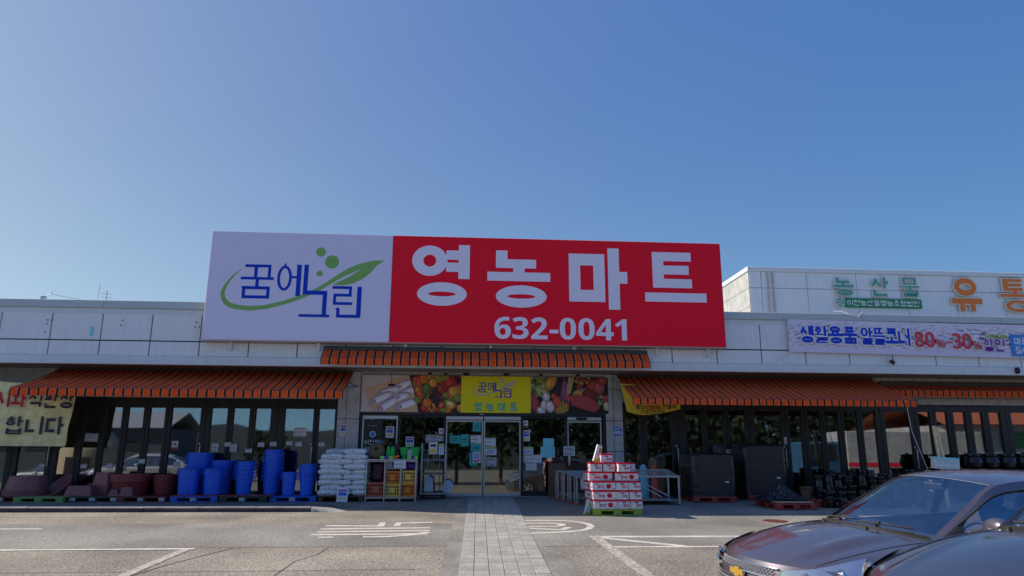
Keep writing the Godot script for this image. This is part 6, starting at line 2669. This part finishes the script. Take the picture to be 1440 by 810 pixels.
	if emblem:
		var at := V(nose_u(0, .672) - .018, .672, 0)
		var f := Transform3D(Basis(V(0, 0, 1), V(.12, 1, 0).normalized(), V(-1, .12, 0).normalized()), at)
		var bow := PackedVector2Array([V2(-.10, -.020), V2(-.034, -.020), V2(-.038, -.036), V2(.036, -.036), V2(.034, -.020), V2(.105, -.020), V2(.09, .020), V2(.032, .020), V2(.036, .036), V2(-.038, .036), V2(-.034, .020), V2(-.11, .020)])
		g = Geo.new()
		g.xf = f * Transform3D(Basis().scaled(V(1.14, 1.22, 1)), Vector3.ZERO)
		g.prism(bow, -.006, .004)
		var o := part("emblem", g, mats["chrome"], t)
		g = Geo.new()
		g.xf = f
		g.prism(bow, .0, .010)
		part("emblem_face", g, mat("emblem_gold", C(.62, .36, .05), .3, .4), o)
	# tail
	var tail := func(a: float, b: float) -> Vector3:
		var p := side_point(2.0, b, 1.0)
		return V(p.x + .10 * (1.0 - a * a) * (1.0 - absf(b - .35)), p.y, p.z * a)
	part("rear_bumper", surf(tail, -1, 1, 0, 1, 16, 14, false), paint, t)
	var boot := func(a: float, b: float) -> Vector3:
		var p := side_point(lerpf(1.82, 2.0, b), 0.0, 1.0)
		return V(p.x + (.10 * (1 - a * a) * b), p.y + .035 * (1 - a * a), p.z * a)
	part("boot_lid", surf(boot, -1, 1, 0, 1, 16, 8, false), paint, t)
	# cabin
	part("windscreen", surf(roof_point, .02, 1.97, -.94, .94, 20, 24), mats["car_glass"], t)
	part("rear_window", surf(roof_point, 4.15, 5.95, -.90, .90, 16, 20), mats["car_glass"], t)
	part("roof", surf(roof_point, 1.95, 4.18, -1, 1, 26, 28), paint, t)
	part("roof_edge_glint", surf(roof_point, 1.93, 2.0, -.95, .95, 2, 24, false, .004), mats["header"], t)  # beige strip painting the glint along the front edge of the roof
	for side in [1.0, -1.0]:
		var cs := func(a: float, c: float) -> Vector3: return cabin_side(a, c, side)
		part("pillar", surf(roof_point, 0, 1.97, .935 * side, 1.0 * side, 18, 3, side < 0, .002), paint, t)
		part("pillar", surf(roof_point, 4.15, 6, .89 * side, 1.0 * side, 16, 3, side < 0, .002), paint, t)
		part("pillar", surf(cs, 0, 5.98, 0, .15, 44, 4, side > 0), paint, t)
		part("side_window", surf(cs, .75, 2.93, .17, .985, 18, 8, side > 0, -.006), mats["car_glass"], t)
		part("side_window", surf(cs, 3.05, 4.75, .17, .985, 14, 8, side > 0, -.006), mats["car_glass"], t)
		part("window_post", surf(cs, 2.92, 3.06, .15, 1.0, 2, 6, side > 0, .0), mats["dark"], t)
		part("window_seal", surf(cs, .05, .78, .14, .99, 6, 6, side > 0, .001), mats["dark"], t)
		part("rear_pillar", surf(cs, 4.74, 5.98, .14, 1.0, 10, 6, side > 0, .001), paint, t)
		g = Geo.new()
		var seal := []
		for i in 16:
			seal.append(cabin_side(.6 + 4.3 * i / 15.0, .155, side) + V(0, 0, .004 * side))
		g.tube(seal, .008, 5)
		part("window_trim", g, mats["rubber"], t)
		# mirror
		g = Geo.new()
		var at := V(1.72, 1.09, side * .925) if side > 0 else V(1.78, .93, side * .86)
		var rows := []
		for i in 13:
			var r := PackedVector3Array()
			var s := -1.0 + 2.0 * i / 12.0
			var e := pow(maxf(1 - pow(absf(s), 2.6), 0.0), .5)
			for j in 18:
				var a := TAU * j / 18
				if side > 0:
					r.append(at + V(cos(a) * .07 * e - .025 * s, sin(a) * .085 * e + .01 * s, s * .135))
				else:
					r.append(at + V(-s * .115, sin(a) * .07 * e, cos(a) * .05 * e))
			rows.append(r)
		g.ring_grid(rows, side > 0)
		var mir := part("wing_mirror", g, paint, t)
		g = Geo.new()
		g.bar(at + V(-.01, -.055, -.09 * side), V(1.72, .985, side * .78), .05, .03, .01)
		part("mirror_stalk", g, mats["rubber"], mir)
		g = Geo.new()
		g.box(at + (V(.052, .0, 0) if side > 0 else V(0, 0, .04)), V(.012, .10, .17) if side > 0 else V(.17, .09, .012), .004)
		part("mirror_glass", g, mats["chrome"], mir)
	# wipers and the black trough below the windscreen
	var cowl := func(a: float, b: float) -> Vector3:
		return hood_point(a, 1.0).lerp(roof_point(.03, a * .96), b) + V(0, .002 - .018 * sin(PI * b), 0)
	part("cowl_trough", surf(cowl, -.96, .96, -.06, 1.1, 24, 4), mats["dark"], t)
	for w in [[-.60, .04, .03], [.10, .76, .05]]:
		g = Geo.new()
		var line := []
		for i in 9:
			var q := i / 8.0
			line.append(roof_point(lerpf(.07, w[2] + .12, q), lerpf(w[0], w[1], q)) + V(-.016, .022, 0))
		g.tube(line, .008, 5)
		g.tube([hood_point(w[0] * .9 + .25, 1.0) + V(.03, .02, 0), line[4] + V(-.005, .014, 0)], .011, 6)
		part("wiper", g, mats["rubber"], t)
	# inside
	g = Geo.new()
	g.span(1.35, 4.1, .22, .26, -.74, .74)
	part("cabin_floor", g, mats["dark"], t)
	var dash := func(a: float, b: float) -> Vector3:
		return V(lerpf(1.30 + .2 * a * a, 1.86, b), lerpf(.965 - .02 * a * a, .93, b) + .03 * sin(PI * b) + .05 * exp(-pow((a + .45) / .2, 2.0)) * sin(PI * b), a * .72)
	part("dashboard", surf(dash, -1, 1, 0, 1, 20, 10), mat("dash", C(.035, .035, .038), .6), t)
	g = Geo.new()
	g.span(1.70, 1.86, .3, .93, -.70, .70, .03)
	part("dash_front", g, mats["dark"], t)
	for z in [-.37, .37]:
		g = Geo.new()
		g.box(V(2.62, .48, z), V(.52, .18, .50), .06)
		g.box(V(2.90, .82, z), V(.16, .62, .48), .06, Basis(Vector3.BACK, -.28))
		g.box(V(3.00, 1.20, z), V(.11, .19, .26), .045, Basis(Vector3.BACK, -.2))
		part("seat", g, mat("seat_grey", C(.06, .06, .065), .8), t)
	g = Geo.new()
	g.box(V(3.50, .50, 0), V(.5, .2, 1.3), .06)
	g.box(V(3.80, .82, 0), V(.16, .55, 1.3), .06, Basis(Vector3.BACK, -.35))
	part("rear_seat", g, mats["seat_grey"], t)
	g = Geo.new()
	var ring := []
	for i in 25:
		var a := TAU * i / 24.0
		ring.append(V(2.02 + .10 * sin(a), .90 + .165 * sin(a), .37 + .185 * cos(a)))
	g.tube(ring, .016, 6, false)
	g.box(V(2.0, .9, .37), V(.06, .10, .15), .02)
	part("steering_wheel", g, mats["dark"], t)
	g = Geo.new()
	g.box(V(2.02, 1.34, 0), V(.03, .065, .23), .012, Basis(Vector3.BACK, .2))
	part("inner_mirror", g, mats["dark"], t)
	g = Geo.new()
	g.span(.5, 4.3, .2, .24, -.78, .78)
	part("underbody", g, mats["dark"], t)
	if tall != 1.0:
		for o in t.get_children():
			o.scale.y = tall
	return t


func stand(t: Node3D, x: float, z: float, turn: float, dy := 0.0) -> void:
	t.transform = Transform3D(Basis(Vector3.RIGHT, SLOPE) * Basis(Vector3.UP, turn), V(x, lot(z) + dy, z))


func car_paint(called: String, color: Color, metal: float) -> StandardMaterial3D:
	var m := mat(called, color, .32, metal)
	m.clearcoat_enabled = true
	m.clearcoat = 1.0
	m.clearcoat_roughness = .03
	return m


func make_cars() -> void:
	var gl := glass("car_glass", C(.58, .84, 1.0), .29)
	gl.roughness = .02
	var grey := car_paint("plum_grey_paint", C(.125, .11, .14), .6)
	stand(car("plum grey saloon car with gold cross emblem parked nose left in the lot", grey, true, 1.0), 2.345, 13.667, .146, -.025)
	var blue := car_paint("blue_grey_paint", C(.105, .11, .135), .75)
	stand(car("blue grey taller car at the bottom right corner, only its bonnet in view", blue, false, 1.19), 2.40, 15.95, .146)
	var white := car_paint("silver_paint", C(.52, .53, .54), .2)
	stand(car("silver car parked far left in the lot, seen reflected in the left windows", white, false, 1.1), -14.6, 10.5, -.1)
	stand(car("white car parked farther back, seen reflected in the left windows", white, false, 1.08), -21.0, 17.0, .05)


# ---------------------------------------------------------------- what stands across the lot, seen in the glass
func make_far_side() -> void:
	var yl := lot(24)
	# low hills
	var f := FastNoiseLite.new()
	f.seed = 5
	f.frequency = .012
	var rows := []
	for j in 10:
		var r := PackedVector3Array()
		for i in 60:
			var x := -330.0 + 660.0 * i / 59
			var k := j / 9.0
			r.append(V(x, yl - 1 + sin(PI * k * .5) * (13.0 + 7.0 * f.get_noise_2d(x, 0) + 3.0 * f.get_noise_2d(x * 6.0, k * 50.0)), 130 + 140 * k))
		rows.append(r)
	var g := Geo.new()
	g.grid(rows)
	setting("hills", g, mats["hill"])
	# a row of trees along the far edge
	for i in 22:
		var x := -62.0 + 8.6 * i + rng.randf_range(-2, 2) if i < 7 else -5.0 + 4.6 * (i - 7) + rng.randf_range(-.8, .8)
		var z := 58.0 + rng.randf_range(-4, 6) if i < 7 else 43.0 + rng.randf_range(-2, 2)
		var h := rng.randf_range(4.5, 6.5) if i < 7 else rng.randf_range(9.0, 11.0)
		var t := thing("tree", "broad tree across the lot, %s in its row" % (nth(i) if i < 12 else "%s of the taller ones" % nth(i - 12)), "tree", V(x, yl, z), 0, "trees across the lot")
		g = Geo.new()
		g.tube([V(0, 0, 0), V(.05, h * .3, 0), V(.0, h * .6, .1)], .16, 7)
		part("trunk", g, mats["trunk"], t)
		g = Geo.new()
		for k in (500 if i < 7 else 1900):
			var p := V(rng.randfn(), rng.randfn() * .8, rng.randfn()).limit_length(1.9) * V(h * .22, h * .24, h * .22) + V(0, h * .58, 0)
			var s := rng.randf_range(.18, .40)
			var b := Basis(Vector3(rng.randf() - .5, rng.randf() - .5, rng.randf() - .5).normalized(), rng.randf() * TAU)
			g.col = C(.03, .045, .022) * rng.randf_range(.6, 1.4)
			g.tri(p + b * V(-s, 0, 0), p + b * V(s, 0, 0), p + b * V(0, s * 1.4, 0))
		part("crown", g, mats["crown"], t)
	# buildings
	for p in [[-36.0, 46.0, 22.0, 4.6, "far_wall", "long low dark grey building across the lot behind the parked cars"], [33.0, 17.0, 15.0, 3.9, "sunwall", "white walled shop with tiled roof across the lot on the right"]]:
		var b := thing("far_building", p[5], "building", V(p[0], yl, p[1]))
		g = Geo.new()
		g.span(-p[2] / 2, p[2] / 2, 0, p[3], 0, 8)
		part("wall", g, mats[p[4]], b)
		g = Geo.new()
		g.quad(V(-p[2] / 2 - .5, p[3], -.6), V(-p[2] / 2 - .5, p[3] + 1.6, 4), V(p[2] / 2 + .5, p[3] + 1.6, 4), V(p[2] / 2 + .5, p[3], -.6))
		g.quad(V(-p[2] / 2 - .5, p[3] + 1.6, 4), V(-p[2] / 2 - .5, p[3], 8.6), V(p[2] / 2 + .5, p[3], 8.6), V(p[2] / 2 + .5, p[3] + 1.6, 4))
		part("roof", g, mats["tile_orange" if p[0] > 20 else "roof_grey"], b)
		for i in int(p[2] / 2.6):
			g = Geo.new()
			g.span(-p[2] / 2 + 2.6 * i + .3, -p[2] / 2 + 2.6 * i + 2.4, 2.7, 3.5, -.06, .02)
			part("window", g, mats["green_film" if p[0] > 20 else "dark"], b)
	# box lorry on the right
	var t := thing("box_lorry", "white box lorry with red stripe parked across the lot, reflected in right windows", "lorry", V(19.8, lot(12.0), 11.0))
	g = Geo.new()
	g.span(-3.0, 3.2, .9, 2.75, 0, 2.2, .03)
	part("cargo_box", g, mats["sunwall"], t)
	g = Geo.new()
	g.span(-3.0, 3.2, 1.25, 1.42, -.012, .0)
	part("stripe", g, mats["carton_red"], t)
	g = Geo.new()
	g.span(-4.9, -3.1, .5, 2.3, .05, 2.15, .12)
	part("cab", g, mats["lorry_blue"], t)
	g = Geo.new()
	g.span(-4.6, -3.5, 1.5, 2.2, .03, .06)
	part("window", g, mats["dark"], t)
	for x in [-4.1, 1.8]:
		g = Geo.new()
		g.lathe([V2(0, -.14), V2(.42, -.14), V2(.45, -.1), V2(.45, .1), V2(.42, .14), V2(0, .14)], 24, Transform3D(Basis(Vector3.RIGHT, PI / 2), V(x, .45, .2)))
		part("wheel", g, mats["rubber"], t)
	# tent
	t = thing("tan_tent", "tan pointed market tent across the lot, reflected in the wide left pane", "tent", V(-16.5, lot(15.5), 15.5))
	rows = []
	for q in [[0.0, 1.5], [2.0, 1.42], [2.25, 1.3], [3.0, .55], [3.6, .05]]:
		var r := PackedVector3Array()
		for j in 8:
			var a := TAU * j / 8
			r.append(V(cos(a) * q[1], q[0], sin(a) * q[1]))
		rows.append(r)
	g = Geo.new()
	g.ring_grid(rows)
	part("canvas", g, mats["tan_cloth"], t)
	g = Geo.new()
	g.span(-.5, .5, 0, 1.7, -1.46, -1.40)
	part("doorway", g, mats["dark"], t)


func _ready() -> void:
	rng.seed = 20240
	make_view()
	make_materials()
	make_ground()
	make_shop()
	make_sign()
	make_awnings()
	make_banners()
	make_left_goods()
	make_notices()
	make_rack()
	make_cage()
	make_trolleys()
	make_cartons()
	make_cart()
	make_loads()
	make_pots()
	make_street_bits()
	make_cars()
	make_far_side()
